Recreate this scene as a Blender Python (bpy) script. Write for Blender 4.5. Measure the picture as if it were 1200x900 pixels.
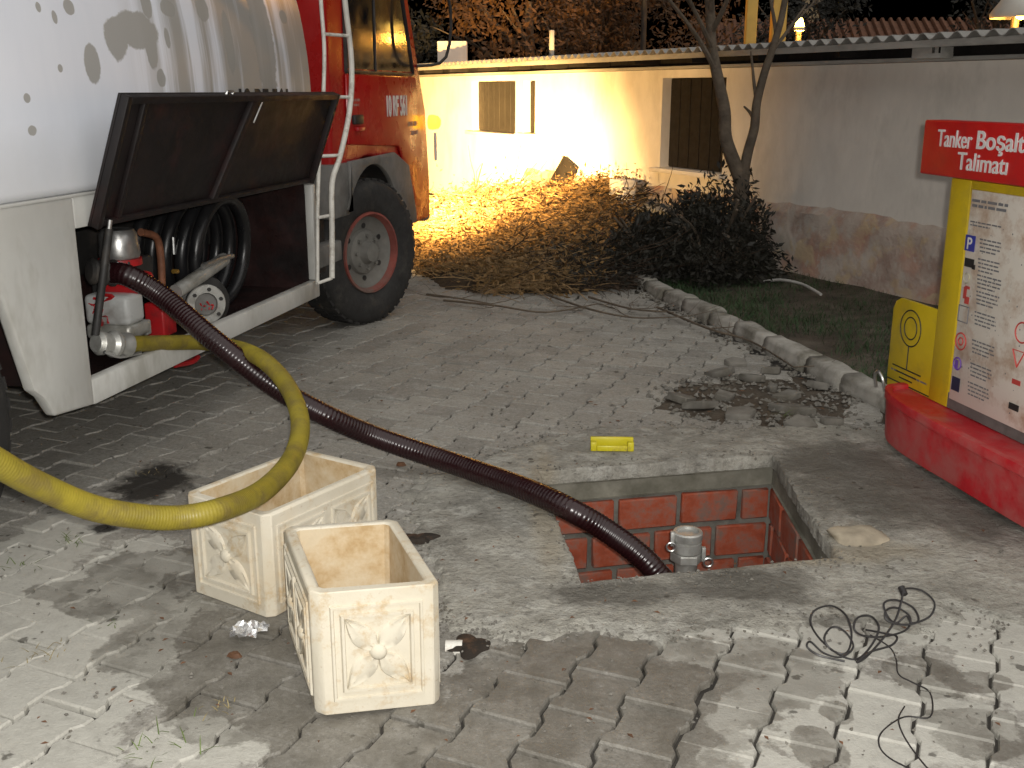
import bpy, bmesh, math, random
from mathutils import Vector, Matrix, noise as mnoise
random.seed(7)
R = math.radians
for o in list(bpy.data.objects): bpy.data.objects.remove(o)
S = bpy.context.scene
C = S.collection

# ------------------------------------------------------------------ camera
CAM_H, PITCH, FPX = 1.6, R(15.4), 1250.0
cd = bpy.data.cameras.new('camera'); cam = bpy.data.objects.new('camera', cd); C.objects.link(cam)
cam.location = (0, 0, CAM_H); cam.rotation_euler = (R(90) - PITCH, 0, 0)
cd.sensor_width = 36; cd.lens = FPX / 1200 * 36; cd.clip_start = 0.05; cd.clip_end = 2000
S.camera = cam
# ------------------------------------------------------------------ night sky
W = bpy.data.worlds.new('World'); S.world = W; W.use_nodes = True
wn = W.node_tree; bg = wn.nodes['Background']
sky = wn.nodes.new('ShaderNodeTexSky'); sky.sky_type = 'NISHITA'; sky.sun_disc = False
sky.sun_elevation = R(-4); sky.sun_rotation = R(200); sky.air_density = 1.0
wn.links.new(sky.outputs[0], bg.inputs['Color']); bg.inputs['Strength'].default_value = 0.10
# ------------------------------------------------------------------ the photographer's flash (the light this night picture was taken with)
fl = bpy.data.lights.new('camera_flash', 'SPOT'); fl.energy = 450; fl.spot_size = R(125); fl.spot_blend = 0.4
fl.shadow_soft_size = 0.025; fl.color = (1.0, 0.97, 0.92)
flo = bpy.data.objects.new('camera_flash', fl); C.objects.link(flo)
flo.location = (0.045, -0.02, 1.655); flo.rotation_euler = (R(90) - R(11), 0, 0)
# ------------------------------------------------------------------ soft overhead light of the forecourt behind the photographer (long night exposure)
sn = bpy.data.lights.new('forecourt_light', 'SUN'); sn.energy = 1.75; sn.angle = R(100); sn.color = (1.0, 0.97, 0.93)
sno = bpy.data.objects.new('forecourt_light', sn); C.objects.link(sno); sno.location = (0, -4, 8)
sno.rotation_euler = Vector((-.28, .43, -.86)).to_track_quat('-Z', 'Y').to_euler()
# ------------------------------------------------------------------ exposure
S.view_settings.view_transform = 'Standard'; S.view_settings.look = 'None'
S.view_settings.exposure = 0; S.view_settings.gamma = 1; S.view_settings.use_curve_mapping = False
S.render.engine = 'CYCLES'; S.cycles.use_denoising = True; S.cycles.max_bounces = 4; S.cycles.use_adaptive_sampling = True; S.cycles.adaptive_threshold = 0.02
S.cycles.sample_clamp_indirect = 4.0

# ------------------------------------------------------------------ measuring helpers
def ray(px, py):
    dx = (px - 600) / FPX; dy = -(py - 450) / FPX
    c, s = math.cos(PITCH), math.sin(PITCH)
    return Vector((dx, c + dy * s, -s + dy * c))
def G(px, py, z=0.0):
    d = ray(px, py); k = (z - CAM_H) / d.z
    return Vector((d.x * k, d.y * k, z))
def DY(px, py, y):
    d = ray(px, py); k = y / d.y
    return Vector((d.x * k, y, CAM_H + d.z * k))
class Frame:
    def __init__(s, o, ang): s.o = Vector((o[0], o[1], o[2] if len(o) > 2 else 0)); s.a = ang; s.m = Matrix.Rotation(ang, 3, 'Z'); s.i = s.m.inverted()
    def loc(s, p): return s.i @ (Vector(p) - s.o)
    def wor(s, p): return s.m @ Vector(p) + s.o
    def hit(s, px, py, ax, v):
        o = s.i @ (Vector((0, 0, CAM_H)) - s.o); d = s.i @ ray(px, py)
        return o + d * ((v - o[ax]) / d[ax])
# ------------------------------------------------------------------ object helpers
def link(o, parent=None):
    C.objects.link(o)
    if parent is not None: o.parent = parent
    return o
def empty(name, loc=(0, 0, 0), rz=0):
    o = bpy.data.objects.new(name, None); o.location = loc; o.rotation_euler = (0, 0, rz); o.empty_display_size = 0.1
    return link(o)
def tag(o, label=None, cat=None, group=None, kind=None):
    if label: o['label'] = label
    if cat: o['category'] = cat
    if group: o['group'] = group
    if kind: o['kind'] = kind
    return o
class MB:
    def __init__(s): s.v = []; s.f = []
    def add(s, vs, fs):
        b = len(s.v); s.v.extend([tuple(p) for p in vs]); s.f.extend([tuple(i + b for i in f) for f in fs]); return s
    def box(s, c, d, rot=None):
        c = Vector(c); h = Vector(d) / 2; vs = []
        for i in range(8):
            p = Vector(((1 if i & 1 else -1) * h.x, (1 if i & 2 else -1) * h.y, (1 if i & 4 else -1) * h.z))
            vs.append(c + (rot @ p if rot is not None else p))
        return s.add(vs, [(0, 2, 3, 1), (4, 5, 7, 6), (0, 1, 5, 4), (2, 6, 7, 3), (0, 4, 6, 2), (1, 3, 7, 5)])
    def tube(s, pts, r, seg=8, res=6, caps=True, closed=False):
        P = spline(pts, res, closed) if res > 1 else [Vector(p) for p in pts]
        n = len(P); rf = r if callable(r) else (lambda i, n: r)
        t0 = (P[1] - P[0]).normalized(); up = Vector((0, 0, 1)) if abs(t0.z) < .9 else Vector((1, 0, 0))
        a = t0.cross(up).normalized(); vs = []
        for i in range(n):
            if closed: t = (P[(i + 1) % n] - P[i - 1])
            else: t = P[min(i + 1, n - 1)] - P[max(i - 1, 0)]
            t = t.normalized() if t.length > 1e-9 else t0
            a = (a - t * a.dot(t)); a = a.normalized() if a.length > 1e-6 else t.orthogonal().normalized(); b = t.cross(a)
            q = rf(i, n)
            for k in range(seg):
                w = 2 * math.pi * k / seg; vs.append(P[i] + (a * math.cos(w) + b * math.sin(w)) * q)
        fs = []
        for i in range(n if closed else n - 1):
            j = (i + 1) % n
            for k in range(seg):
                l = (k + 1) % seg; fs.append((i * seg + k, i * seg + l, j * seg + l, j * seg + k))
        if caps and not closed: fs.append(tuple(range(seg - 1, -1, -1))); fs.append(tuple((n - 1) * seg + k for k in range(seg)))
        return s.add(vs, fs)
    def lathe(s, prof, o=(0, 0, 0), axis='Z', seg=24, mat=None, caps=True):
        # prof: list of (radius, height)
        vs = []; fs = []; o = Vector(o)
        for r, h in prof:
            for k in range(seg):
                w = 2 * math.pi * k / seg; x, y = r * math.cos(w), r * math.sin(w)
                p = Vector((x, y, h)) if axis == 'Z' else Vector((h, x, y)) if axis == 'X' else Vector((y, h, x))
                vs.append(o + (mat @ p if mat is not None else p))
        for i in range(len(prof) - 1):
            for k in range(seg):
                l = (k + 1) % seg; fs.append((i * seg + k, i * seg + l, (i + 1) * seg + l, (i + 1) * seg + k))
        if caps and prof[0][0] > 1e-5: fs.append(tuple(range(seg - 1, -1, -1)))
        if caps and prof[-1][0] > 1e-5: fs.append(tuple((len(prof) - 1) * seg + k for k in range(seg)))
        return s.add(vs, fs)
    def prism(s, poly, fn, a, b):
        # poly: 2-D outline; fn(u, v, w) -> point; extruded from w=a to w=b
        n = len(poly); vs = [fn(u, v, a) for u, v in poly] + [fn(u, v, b) for u, v in poly]
        fs = [tuple(range(n - 1, -1, -1)), tuple(range(n, 2 * n))] + [(i, (i + 1) % n, n + (i + 1) % n, n + i) for i in range(n)]
        return s.add(vs, fs)
    def mesh(s, name, mat, smooth=False, bevel=0, bseg=2, angle=40):
        me = bpy.data.meshes.new(name); me.from_pydata(s.v, [], s.f); me.update()
        bm = bmesh.new(); bm.from_mesh(me)
        bmesh.ops.recalc_face_normals(bm, faces=bm.faces)
        if bevel:
            es = [e for e in bm.edges if len(e.link_faces) == 2 and e.calc_face_angle(0) > R(30)]
            bmesh.ops.bevel(bm, geom=es, offset=bevel, segments=bseg, profile=0.5, affect='EDGES', clamp_overlap=True)
        if smooth or bevel:
            for f in bm.faces: f.smooth = True
            for e in bm.edges:
                if len(e.link_faces) == 2 and e.calc_face_angle(0) > R(angle): e.smooth = False
        bm.to_mesh(me); bm.free()
        if mat: me.materials.append(mat)
        return me
    def build(s, name, mat, parent=None, smooth=False, bevel=0, bseg=2, angle=40):
        return link(bpy.data.objects.new(name, s.mesh(name, mat, smooth, bevel, bseg, angle)), parent)
def spline(pts, res, closed=False):
    P = [Vector(p) for p in pts]; n = len(P); out = []
    for i in range(n if closed else n - 1):
        if closed: p0, p1, p2, p3 = P[i - 1], P[i], P[(i + 1) % n], P[(i + 2) % n]
        else: p0, p1, p2, p3 = P[max(i - 1, 0)], P[i], P[i + 1], P[min(i + 2, n - 1)]
        for k in range(res):
            t = k / res
            out.append(0.5 * ((2 * p1) + (p2 - p0) * t + (2 * p0 - 5 * p1 + 4 * p2 - p3) * t * t + (3 * p1 - p0 - 3 * p2 + p3) * t ** 3))
    if not closed: out.append(P[-1])
    return out
def resample(P, step):
    out = [P[0]]; acc = 0
    for i in range(1, len(P)):
        d = (P[i] - P[i - 1]).length; q = step - acc
        while q <= d: out.append(P[i - 1].lerp(P[i], q / d)); q += step
        acc = d - (q - step)
    return out
def text(name, s, size, mat, parent, loc, rot, xs=1.0, bold=0.0, ext=0.002, align='LEFT'):
    cu = bpy.data.curves.new(name, 'FONT'); cu.body = s; cu.size = size; cu.offset = bold; cu.extrude = ext; cu.align_x = align
    t = bpy.data.objects.new(name, cu); C.objects.link(t)
    dg = bpy.context.evaluated_depsgraph_get()
    me = bpy.data.meshes.new_from_object(t.evaluated_get(dg)); bpy.data.objects.remove(t)
    me.transform(Matrix.Diagonal((xs, 1, 1, 1))); me.materials.clear(); me.materials.append(mat)
    o = bpy.data.objects.new(name, me); o.location = loc; o.rotation_euler = rot
    return link(o, parent)
def nz(x, y, z=0.0, s=1.0): return mnoise.noise(Vector((x * s, y * s, z * s)))

# ------------------------------------------------------------------ materials
def newmat(name):
    m = bpy.data.materials.new(name); m.use_nodes = True; nt = m.node_tree
    return m, nt, nt.nodes['Principled BSDF']
def N(nt, t, **k):
    n = nt.nodes.new(t)
    for a, b in k.items(): setattr(n, a, b)
    return n
def coord(nt, kind='Object'):
    if kind == 'World': return N(nt, 'ShaderNodeNewGeometry').outputs['Position']
    return N(nt, 'ShaderNodeTexCoord').outputs[kind]
def noise(nt, vec, scale, detail=5, rough=.6, stretch=None, dist=0):
    if stretch:
        mp = N(nt, 'ShaderNodeMapping'); mp.inputs['Scale'].default_value = stretch; nt.links.new(vec, mp.inputs[0]); vec = mp.outputs[0]
    n = N(nt, 'ShaderNodeTexNoise'); n.inputs['Scale'].default_value = scale; n.inputs['Detail'].default_value = min(detail, 9) if detail > 8 else min(detail, 5)
    n.inputs['Roughness'].default_value = rough; n.inputs['Distortion'].default_value = dist
    nt.links.new(vec, n.inputs['Vector']); return n.outputs['Fac']
def rng(nt, f, a, b, c=0.0, d=1.0, smooth=False):
    n = N(nt, 'ShaderNodeMapRange'); n.clamp = True
    if smooth: n.interpolation_type = 'SMOOTHSTEP'
    for i, v in enumerate((a, b, c, d)): n.inputs[i + 1].default_value = v
    nt.links.new(f, n.inputs[0]); return n.outputs[0]
def mixc(nt, f, a, b):
    n = N(nt, 'ShaderNodeMix'); n.data_type = 'RGBA'
    if isinstance(f, (int, float)): n.inputs[0].default_value = f
    else: nt.links.new(f, n.inputs[0])
    for i, v in ((6, a), (7, b)):
        if isinstance(v, (tuple, list)): n.inputs[i].default_value = (*v[:3], 1)
        else: nt.links.new(v, n.inputs[i])
    return n.outputs[2]
def mth(nt, op, a, b=None):
    n = N(nt, 'ShaderNodeMath', operation=op)
    for i, v in ((0, a), (1, b)):
        if v is None: continue
        if isinstance(v, (int, float)): n.inputs[i].default_value = v
        else: nt.links.new(v, n.inputs[i])
    return n.outputs[0]
def bump(nt, bs, f, strength, dist=0.01):
    b = N(nt, 'ShaderNodeBump'); b.inputs['Strength'].default_value = strength; b.inputs['Distance'].default_value = dist
    nt.links.new(f, b.inputs['Height']); nt.links.new(b.outputs[0], bs.inputs['Normal'])
def M(name, col, rough=.6, var=.25, scale=6, bmp=.25, bscale=80, metal=0.0, dirt=None, dirt_amt=.5, dscale=3, kind='Object', stretch=None, spec=.5, bdist=.004):
    m, nt, bs = newmat(name); v = coord(nt, kind)
    c = mixc(nt, rng(nt, noise(nt, v, scale, stretch=stretch), .3, .7), tuple(x * (1 - var) for x in col), tuple(min(1, x * (1 + var)) for x in col))
    if dirt: c = mixc(nt, rng(nt, noise(nt, v, dscale, 8, .7, stretch), .62 - .3 * dirt_amt, .75 - .2 * dirt_amt, 0, .85), c, dirt)
    nt.links.new(c, bs.inputs['Base Color']); bs.inputs['Metallic'].default_value = metal
    rr = rng(nt, noise(nt, v, scale * 2.3), .3, .7, max(.03, rough - .12), min(1, rough + .12)); nt.links.new(rr, bs.inputs['Roughness'])
    bs.inputs['Specular IOR Level'].default_value = spec
    if bmp: bump(nt, bs, noise(nt, v, bscale, 6, .65), bmp, bdist)
    return m
def E(name, col, strength):
    m, nt, bs = newmat(name); bs.inputs['Base Color'].default_value = (*col, 1)
    bs.inputs['Emission Color'].default_value = (*col, 1); bs.inputs['Emission Strength'].default_value = strength; return m
def blobs(nt, vec, lst, namp=.5, nscale=3.0, soft=.12, flat=True, detail=6):
    """lst of (cx,cy,rx,ry,angle) in world metres -> 0..1 mask with ragged edge"""
    cur = None
    for cx, cy, rx, ry, an in lst:
        mp = N(nt, 'ShaderNodeMapping', vector_type='TEXTURE'); mp.inputs['Location'].default_value = (cx, cy, 0)
        mp.inputs['Rotation'].default_value = (0, 0, an); mp.inputs['Scale'].default_value = (rx, ry, 1e4 if flat else 1)
        nt.links.new(vec, mp.inputs[0]); ln = N(nt, 'ShaderNodeVectorMath', operation='LENGTH'); nt.links.new(mp.outputs[0], ln.inputs[0])
        cur = ln.outputs['Value'] if cur is None else mth(nt, 'MINIMUM', cur, ln.outputs['Value'])
    n = noise(nt, vec, nscale, max(detail, 9) if detail > 5 else detail, .66)
    val = mth(nt, 'ADD', mth(nt, 'SUBTRACT', 1.0, cur), mth(nt, 'MULTIPLY', mth(nt, 'SUBTRACT', n, .5), namp * 2))
    return rng(nt, val, -soft, soft)
def PB(px, py, a, b, an=0.0):
    c = G(px, py); return (c.x, c.y, (G(px + a, py) - c).length, (G(px, py - b) - c).length, an)

# ================================================================== GROUND MATERIALS
WET = [PB(170, 680, 90, 40), PB(250, 740, 110, 60), PB(320, 800, 130, 60), PB(430, 850, 120, 70), PB(90, 690, 60, 12), PB(700, 830, 190, 90), PB(860, 790, 120, 45), PB(560, 870, 120, 60), PB(1150, 860, 60, 26), PB(1085, 790, 42, 22), PB(960, 880, 30, 28), PB(980, 835, 22, 14), PB(1140, 800, 40, 12), PB(1130, 840, 60, 12), PB(640, 790, 120, 30)]
OIL = [PB(180, 565, 42, 20), PB(120, 620, 16, 5), PB(250, 570, 10, 4)]
DUST = [PB(20, 800, 170, 160), PB(80, 720, 60, 40), PB(230, 870, 80, 30), PB(1120, 700, 130, 60), PB(900, 760, 120, 30), PB(1000, 840, 160, 60), PB(40, 650, 80, 40), PB(880, 900, 60, 30), PB(1180, 780, 60, 40)]
def paver_material():
    m, nt, bs = newmat('concrete paver'); p = coord(nt, 'World')
    at_ = N(nt, 'ShaderNodeAttribute'); at_.attribute_name = 'tone'
    oi = mth(nt, 'FRACT', mth(nt, 'ADD', N(nt, 'ShaderNodeObjectInfo').outputs['Random'], at_.outputs['Fac']))
    big = noise(nt, p, 1.3, 4); fine = noise(nt, p, 26, 8, .75)
    c = mixc(nt, rng(nt, big, .35, .65), (.27, .255, .222), (.36, .345, .305))
    c = mixc(nt, rng(nt, oi, .3, 1, 0, .65), c, (.20, .188, .165))
    c = mixc(nt, rng(nt, noise(nt, p, 5, 7, .7), .50, .68, 0, .7), c, (.37, .36, .33))
    c = mixc(nt, rng(nt, fine, .45, .72, 0, .5), c, (.12, .112, .10))
    c = mixc(nt, rng(nt, noise(nt, p, 60, 6, .7), .52, .68, 0, .6), c, (.44, .43, .40))
    c = mixc(nt, rng(nt, noise(nt, p, 95, 4, .7), .52, .66, 0, .6), c, (.16, .15, .132))
    wet = blobs(nt, p, WET, .7, 4.6, .03); dust = blobs(nt, p, DUST, .9, 5.0, .035); oil = blobs(nt, p, OIL, 1.0, 9, .25, detail=8)
    c = mixc(nt, mth(nt, 'MULTIPLY', dust, rng(nt, noise(nt, p, 24, 6, .7), .3, .7, .5, .95)), c, (.47, .46, .41))
    dry = mth(nt, 'SUBTRACT', 1.0, mth(nt, 'MULTIPLY', dust, rng(nt, noise(nt, p, 7, 6, .7), .46, .52, 0, .3)))
    wet = mth(nt, 'MULTIPLY', wet, dry)
    c = mixc(nt, mth(nt, 'MULTIPLY', wet, rng(nt, noise(nt, p, 6, 7, .7), .35, .65, .35, .78)), c, (.085, .076, .060))
    c = mixc(nt, rng(nt, noise(nt, p, 14, 4, .5), .66, .70, 0, .75), c, (.055, .05, .04))
    c = mixc(nt, mth(nt, 'MULTIPLY', oil, .93), c, (.014, .012, .010))
    nt.links.new(c, bs.inputs['Base Color'])
    nt.links.new(rng(nt, wet, 0, 1, .85, .5), bs.inputs['Roughness']); bs.inputs['Specular IOR Level'].default_value = .35
    bump(nt, bs, mth(nt, 'ADD', fine, mth(nt, 'MULTIPLY', noise(nt, p, 130, 4, .7), .8)), .6, .005)
    return m
def concrete_material():
    m, nt, bs = newmat('rough cement'); p = coord(nt, 'World')
    big = noise(nt, p, 2.2, 6, .65); fine = noise(nt, p, 30, 8, .75)
    c = mixc(nt, rng(nt, big, .35, .62), (.23, .22, .19), (.39, .375, .325))
    c = mixc(nt, rng(nt, noise(nt, p, 7, 8, .72), .48, .64, 0, .75), c, (.45, .44, .395))
    c = mixc(nt, rng(nt, fine, .48, .68, 0, .6), c, (.14, .133, .118))
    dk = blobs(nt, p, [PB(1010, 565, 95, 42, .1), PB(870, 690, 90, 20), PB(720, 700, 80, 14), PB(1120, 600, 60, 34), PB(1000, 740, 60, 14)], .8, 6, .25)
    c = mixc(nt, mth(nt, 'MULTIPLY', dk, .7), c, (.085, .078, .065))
    br = blobs(nt, p, [PB(940, 655, 150, 10, .1), PB(1010, 640, 30, 20), PB(640, 590, 20, 60)], .6, 8, .3)
    c = mixc(nt, mth(nt, 'MULTIPLY', br, .5), c, (.30, .25, .17))
    c = mixc(nt, rng(nt, noise(nt, p, 17, 4, .5), .68, .71, 0, .7), c, (.06, .05, .04))
    nt.links.new(c, bs.inputs['Base Color']); bs.inputs['Roughness'].default_value = .88; bs.inputs['Specular IOR Level'].default_value = .3
    bump(nt, bs, mth(nt, 'ADD', mth(nt, 'MULTIPLY', noise(nt, p, 14, 7, .75), 1.6), fine), 1.0, .014)
    return m
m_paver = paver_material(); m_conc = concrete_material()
m_sand = M('joint sand', (.035, .031, .026), .95, .4, 9, .5, 120, kind='World', dirt=(.02, .018, .015))
m_soil = M('brown soil', (.06, .045, .03), .95, .4, 7, .9, 40, kind='World', dirt=(.12, .10, .075), bdist=.015)

# ================================================================== GROUND, PAVEMENT, PIT
PIT = [G(682, 685), G(980, 655), G(905, 535), G(632, 556)]   # near-left, near-right, far-right, far-left
PC = sum(PIT, Vector()) / 4
def sheet_with_hole(name, r, z, mat, hole, n=96):
    vs = []; fs = []
    def ringpt(k, rad):
        w = 2 * math.pi * k / n; return Vector((PC.x + rad * math.cos(w), PC.y + rad * math.sin(w), z))
    def holept(k):
        w = 2 * math.pi * k / n; d = Vector((math.cos(w), math.sin(w))); best = 9e9
        for i in range(4):
            a, b = hole[i], hole[(i + 1) % 4]; e = b - a; den = d.x * e.y - d.y * e.x
            if abs(den) < 1e-9: continue
            q = a - PC; t = (q.x * e.y - q.y * e.x) / den; u = (q.x * d.y - q.y * d.x) / den
            if t > 0 and -1e-6 <= u <= 1 + 1e-6: best = min(best, t)
        return Vector((PC.x + d.x * best, PC.y + d.y * best, z))
    rads = r
    rows = [[holept(k) for k in range(n)]] + [[ringpt(k, q) for k in range(n)] for q in rads]
    mb = MB()
    for row in rows: vs += row
    for i in range(len(rows) - 1):
        for k in range(n):
            l = (k + 1) % n; fs.append((i * n + k, i * n + l, (i + 1) * n + l, (i + 1) * n + k))
    mb.add(vs, fs); return mb.build(name, mat)
def grow(P, q): return [PC + (p - PC) * q for p in P]
tag(sheet_with_hole('ground', [3, 8, 20, 60, 300, 900], -.06, m_soil, grow(PIT, 1.02)), kind='structure')
pave = tag(sheet_with_hole('pavement', [1.0, 3, 6, 9.5], -.017, m_sand, grow(PIT, 1.01)), kind='structure')

CONC_PX = [(478, 600), (482, 560), (530, 548), (590, 528), (645, 512), (700, 502), (790, 498), (850, 503), (905, 498), (960, 492), (1010, 500), (1060, 496), (1180, 500), (1330, 540), (1420, 640), (1380, 740), (1230, 738), (1150, 722), (1090, 742), (1010, 732), (930, 744), (850, 738), (770, 752), (690, 742), (625, 752), (585, 742), (572, 752), (556, 738), (534, 742), (524, 720), (505, 670)]
conc_out = spline([G(x, y) for x, y in CONC_PX], 8, True)
def inside(p, poly):
    r = False; n = len(poly)
    for i in range(n):
        a, b = poly[i], poly[(i + 1) % n]
        if (a.y > p.y) != (b.y > p.y) and p.x < (b.x - a.x) * (p.y - a.y) / (b.y - a.y) + a.x: r = not r
    return r
# --- pavers: double-T interlocking blocks
PW, PN, PL = .200, .164, .210; ANG = R(-24)
U = Vector((math.cos(ANG), math.sin(ANG), 0)); V = Vector((-math.sin(ANG), math.cos(ANG), 0))
def paver_outline(s=0.0):
    w, n, l = PW / 2 - s, PN / 2 - s, PL / 2 - s; a, b = PL * .32, PL * .18
    return [(w, -l), (w, -a), (n, -b), (n, b), (w, a), (w, l), (-w, l), (-w, a), (-n, b), (-n, -b), (-w, -a), (-w, -l)]
def paver_geo():
    o1, o2 = paver_outline(.0075), paver_outline(.0042)
    vs = [(x, y, 0) for x, y in o1] + [(x, y, -.007) for x, y in o2] + [(x, y, -.022) for x, y in o2]
    fs = [tuple(range(12))] + [(12 + i, 12 + (i + 1) % 12, (i + 1) % 12, i) for i in range(12)] + [(24 + i, 24 + (i + 1) % 12, 12 + (i + 1) % 12, 12 + i) for i in range(12)]
    return vs, fs
pv, pf = paver_geo()
pm = MB().add(pv, pf).mesh('paver', m_paver)
rub_c = G(885, 468); kerbA, kerbB = G(770, 343), G(1040, 476)
truck_holes = [(G(487, 632), .10), (G(548, 757), .075)]
cand = []
for i in range(-45, 46):
    for j in range(-60, 60):
        p = Vector((.5, 5, 0)) + U * (i * (PW + PN) / 2) + V * (j * PL + (PL / 2 if i % 2 else 0))
        if not (-5 < p.x < 5 and 1.2 < p.y < 10.6): continue
        if (p - PC).length > 9.3: continue
        ax = kerbA.x + (kerbB.x - kerbA.x) * (p.y - kerbA.y) / (kerbB.y - kerbA.y)
        if p.x > ax - .13 and p.y > 4.8: continue
        if inside(p, conc_out):
            q = min(((c - p).length for c in conc_out))
            if q > .13: continue
        e = Vector(((p.x - rub_c.x) / .52, (p.y - rub_c.y) / .42, 0)).length
        if e + .35 * nz(p.x, p.y, 3, 3) < 1: continue
        if (p - G(552, 762)).length < .09: continue
        cand.append(p)
def inview(p):
    d = p - Vector((0, 0, CAM_H)); c, s = math.cos(PITCH), math.sin(PITCH)
    dep = d.y * c - d.z * s
    if dep < .3: return False
    X = 600 + FPX * d.x / dep; Y = 450 - FPX * (d.y * s + d.z * c) / dep
    if not (-40 < X < 1240 and Y < 940): return False
    n_ = (p.x + 1.67) * .978 - (p.y - 4.1) * .208
    return n_ > -.9
vis = sorted([p for p in cand if inview(p)], key=lambda p: p.length); near = vis[:300]; nid = set(id(p) for p in near)
for p in near:
    o = bpy.data.objects.new('paver', pm); o.location = (p.x, p.y, random.uniform(-.006, .005) + .006 * nz(p.x, p.y, 0, 1.1))
    q_ = G(740, 790); e_ = ((p.x - q_.x) / .55) ** 2 + ((p.y - q_.y) / .32) ** 2
    if e_ < 1: o.location.z += random.choice((-.008, 0, .004, .010, .014))
    o.rotation_euler = (R(random.gauss(0, 1.0)), R(random.gauss(0, .9)), ANG + R(random.gauss(0, .5))); link(o, pave)
mb = MB()
for p in cand:
    if id(p) in nid: continue
    rm = Matrix.Rotation(ANG + R(random.gauss(0, .5)), 3, 'Z') @ Matrix.Rotation(R(random.gauss(0, .6)), 3, 'X') @ Matrix.Rotation(R(random.gauss(0, .6)), 3, 'Y')
    q = p + Vector((0, 0, random.uniform(-.004, .004))); mb.add([rm @ Vector(v) + q for v in pv], pf)
fp = tag(mb.build('far_paver', m_paver, pave), kind='stuff')
at = fp.data.attributes.new('tone', 'FLOAT', 'FACE'); tn = []
for k in range(len(fp.data.polygons) // len(pf)): tn += [random.random()] * len(pf)
at.data.foreach_set('value', tn + [0.0] * (len(fp.data.polygons) - len(tn)))

# --- cement patch round the pit
def cement():
    n = 420; K = 30; mb = MB(); vs = []; fs = []
    def hitpoly(poly, d):
        best = 0
        for i in range(len(poly)):
            a, b = poly[i], poly[(i + 1) % len(poly)]; e = b - a; den = d.x * e.y - d.y * e.x
            if abs(den) < 1e-9: continue
            q = a - PC; t = (q.x * e.y - q.y * e.x) / den; u = (q.x * d.y - q.y * d.x) / den
            if t > 0 and -1e-6 <= u <= 1 + 1e-6: best = t if best == 0 else min(best, t) if len(poly) == 4 else max(best, t)
        return best
    angs = [2 * math.pi * k / n for k in range(n)] + [math.atan2((p - PC).y, (p - PC).x) % (2 * math.pi) for p in PIT]
    angs = sorted(angs); n = len(angs)
    for w in angs:
        d = Vector((math.cos(w), math.sin(w), 0)); a = hitpoly(PIT, d); b = hitpoly(conc_out, d)
        b += .05 * nz(d.x * 9, d.y * 9, 1) + .035 * nz(d.x * 26, d.y * 26, 2) + .02 * nz(d.x * 60, d.y * 60, 4)
        for i in range(-1, K + 1):
            t = (max(i, 0) / K) ** 1.25; p = PC + d * (a + (b - a) * t)
            z = .012 + .009 * nz(p.x, p.y, 5, 3.5) + .006 * nz(p.x, p.y, 9, 11)
            if i <= 0:
                p += Vector((nz(p.x, p.y, 2, 9) * .009 + nz(p.x, p.y, 4, 40) * .006, nz(p.x, p.y, 8, 9) * .009 + nz(p.x, p.y, 6, 40) * .006, 0)); z -= .006 + .006 * abs(nz(p.x, p.y, 3, 25))
            if i == -1: z = -.05
            if i == K: z = -.02
            elif i >= K - 3: z = z * .4 + .002 + .005 * nz(p.x, p.y, 5, 14)
            vs.append((p.x, p.y, z))
    for k in range(n):
        l = (k + 1) % n
        for i in range(K + 1): fs.append((k * (K + 2) + i, k * (K + 2) + i + 1, l * (K + 2) + i + 1, l * (K + 2) + i))
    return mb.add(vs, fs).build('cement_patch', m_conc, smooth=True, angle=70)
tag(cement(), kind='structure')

# --- the pit: cement collar, brick walls, floor
m_brick = M('red hollow brick', (.34, .068, .028), .9, .4, 9, .6, 50, kind='World', dirt=(.14, .115, .095), dirt_amt=.6, dscale=9)
m_mortar = M('grey mortar', (.15, .145, .125), .95, .3, 8, .8, 35, kind='World', dirt=(.06, .055, .045))
m_collar = M('cement collar', (.19, .18, .145), .9, .3, 5, .7, 28, kind='World', dirt=(.09, .085, .06), dirt_amt=.62)
m_floor = M('pit floor mud', (.04, .035, .03), .7, .4, 5, .8, 20, kind='World')
pit = empty('brick_pit', PC); tag(pit, 'square brick lined pit with cement collar sunk in the ground', 'pit')
DEP = -1.05
def pl(p): return Vector(p) - PC
mb = MB(); Qi = PIT; Qo = grow(PIT, 1.10)
def walls(mb, P, z0, z1, thick, sub=14):
    out = [PC + (p - PC) * (1 + thick) for p in P]
    for i in range(4):
        a, b = P[i], P[(i + 1) % 4]; c, d = out[i], out[(i + 1) % 4]
        zs = [z1 + (z0 - z1) * k / 4 for k in range(5)]
        vs = []; fs = []
        for k, z in enumerate(zs):
            for s in range(sub + 1):
                p = a.lerp(b, s / sub); j = .005 * nz(p.x * 6, p.y * 6, z * 6) if 0 < s < sub and k > 0 else 0
                q = p + (p - PC).normalized() * (j + .015); vs.append(pl((q.x, q.y, z)))
        for k in range(4):
            for s in range(sub): fs.append((k * (sub + 1) + s, k * (sub + 1) + s + 1, (k + 1) * (sub + 1) + s + 1, (k + 1) * (sub + 1) + s))
        mb.add(vs, fs)
        mb.add([pl((*p.xy, z0)) for p in (a, b, d, c)], [(0, 1, 2, 3)])
walls(mb, PIT, -.135, -.004, .10); mb.build('cement_collar', m_collar, pit, smooth=True, angle=50)
mb = MB(); walls(mb, grow(PIT, 1.012), DEP, -.1345, .08); mb.build('mortar_backing', m_mortar, pit)
mb = MB(); P = grow(PIT, 1.04); mb.add([pl((*p.xy, DEP)) for p in P], [(0, 1, 2, 3)]); mb.build('pit_floor', m_floor, pit)
bl, bh, jt = .270, .145, .024
bmeshes = []
for q in range(4):
    b = MB().box((0, 0, 0), (bl, .05, bh)); bmeshes.append(b.mesh('brick', m_brick, bevel=.006, bseg=1))
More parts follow.
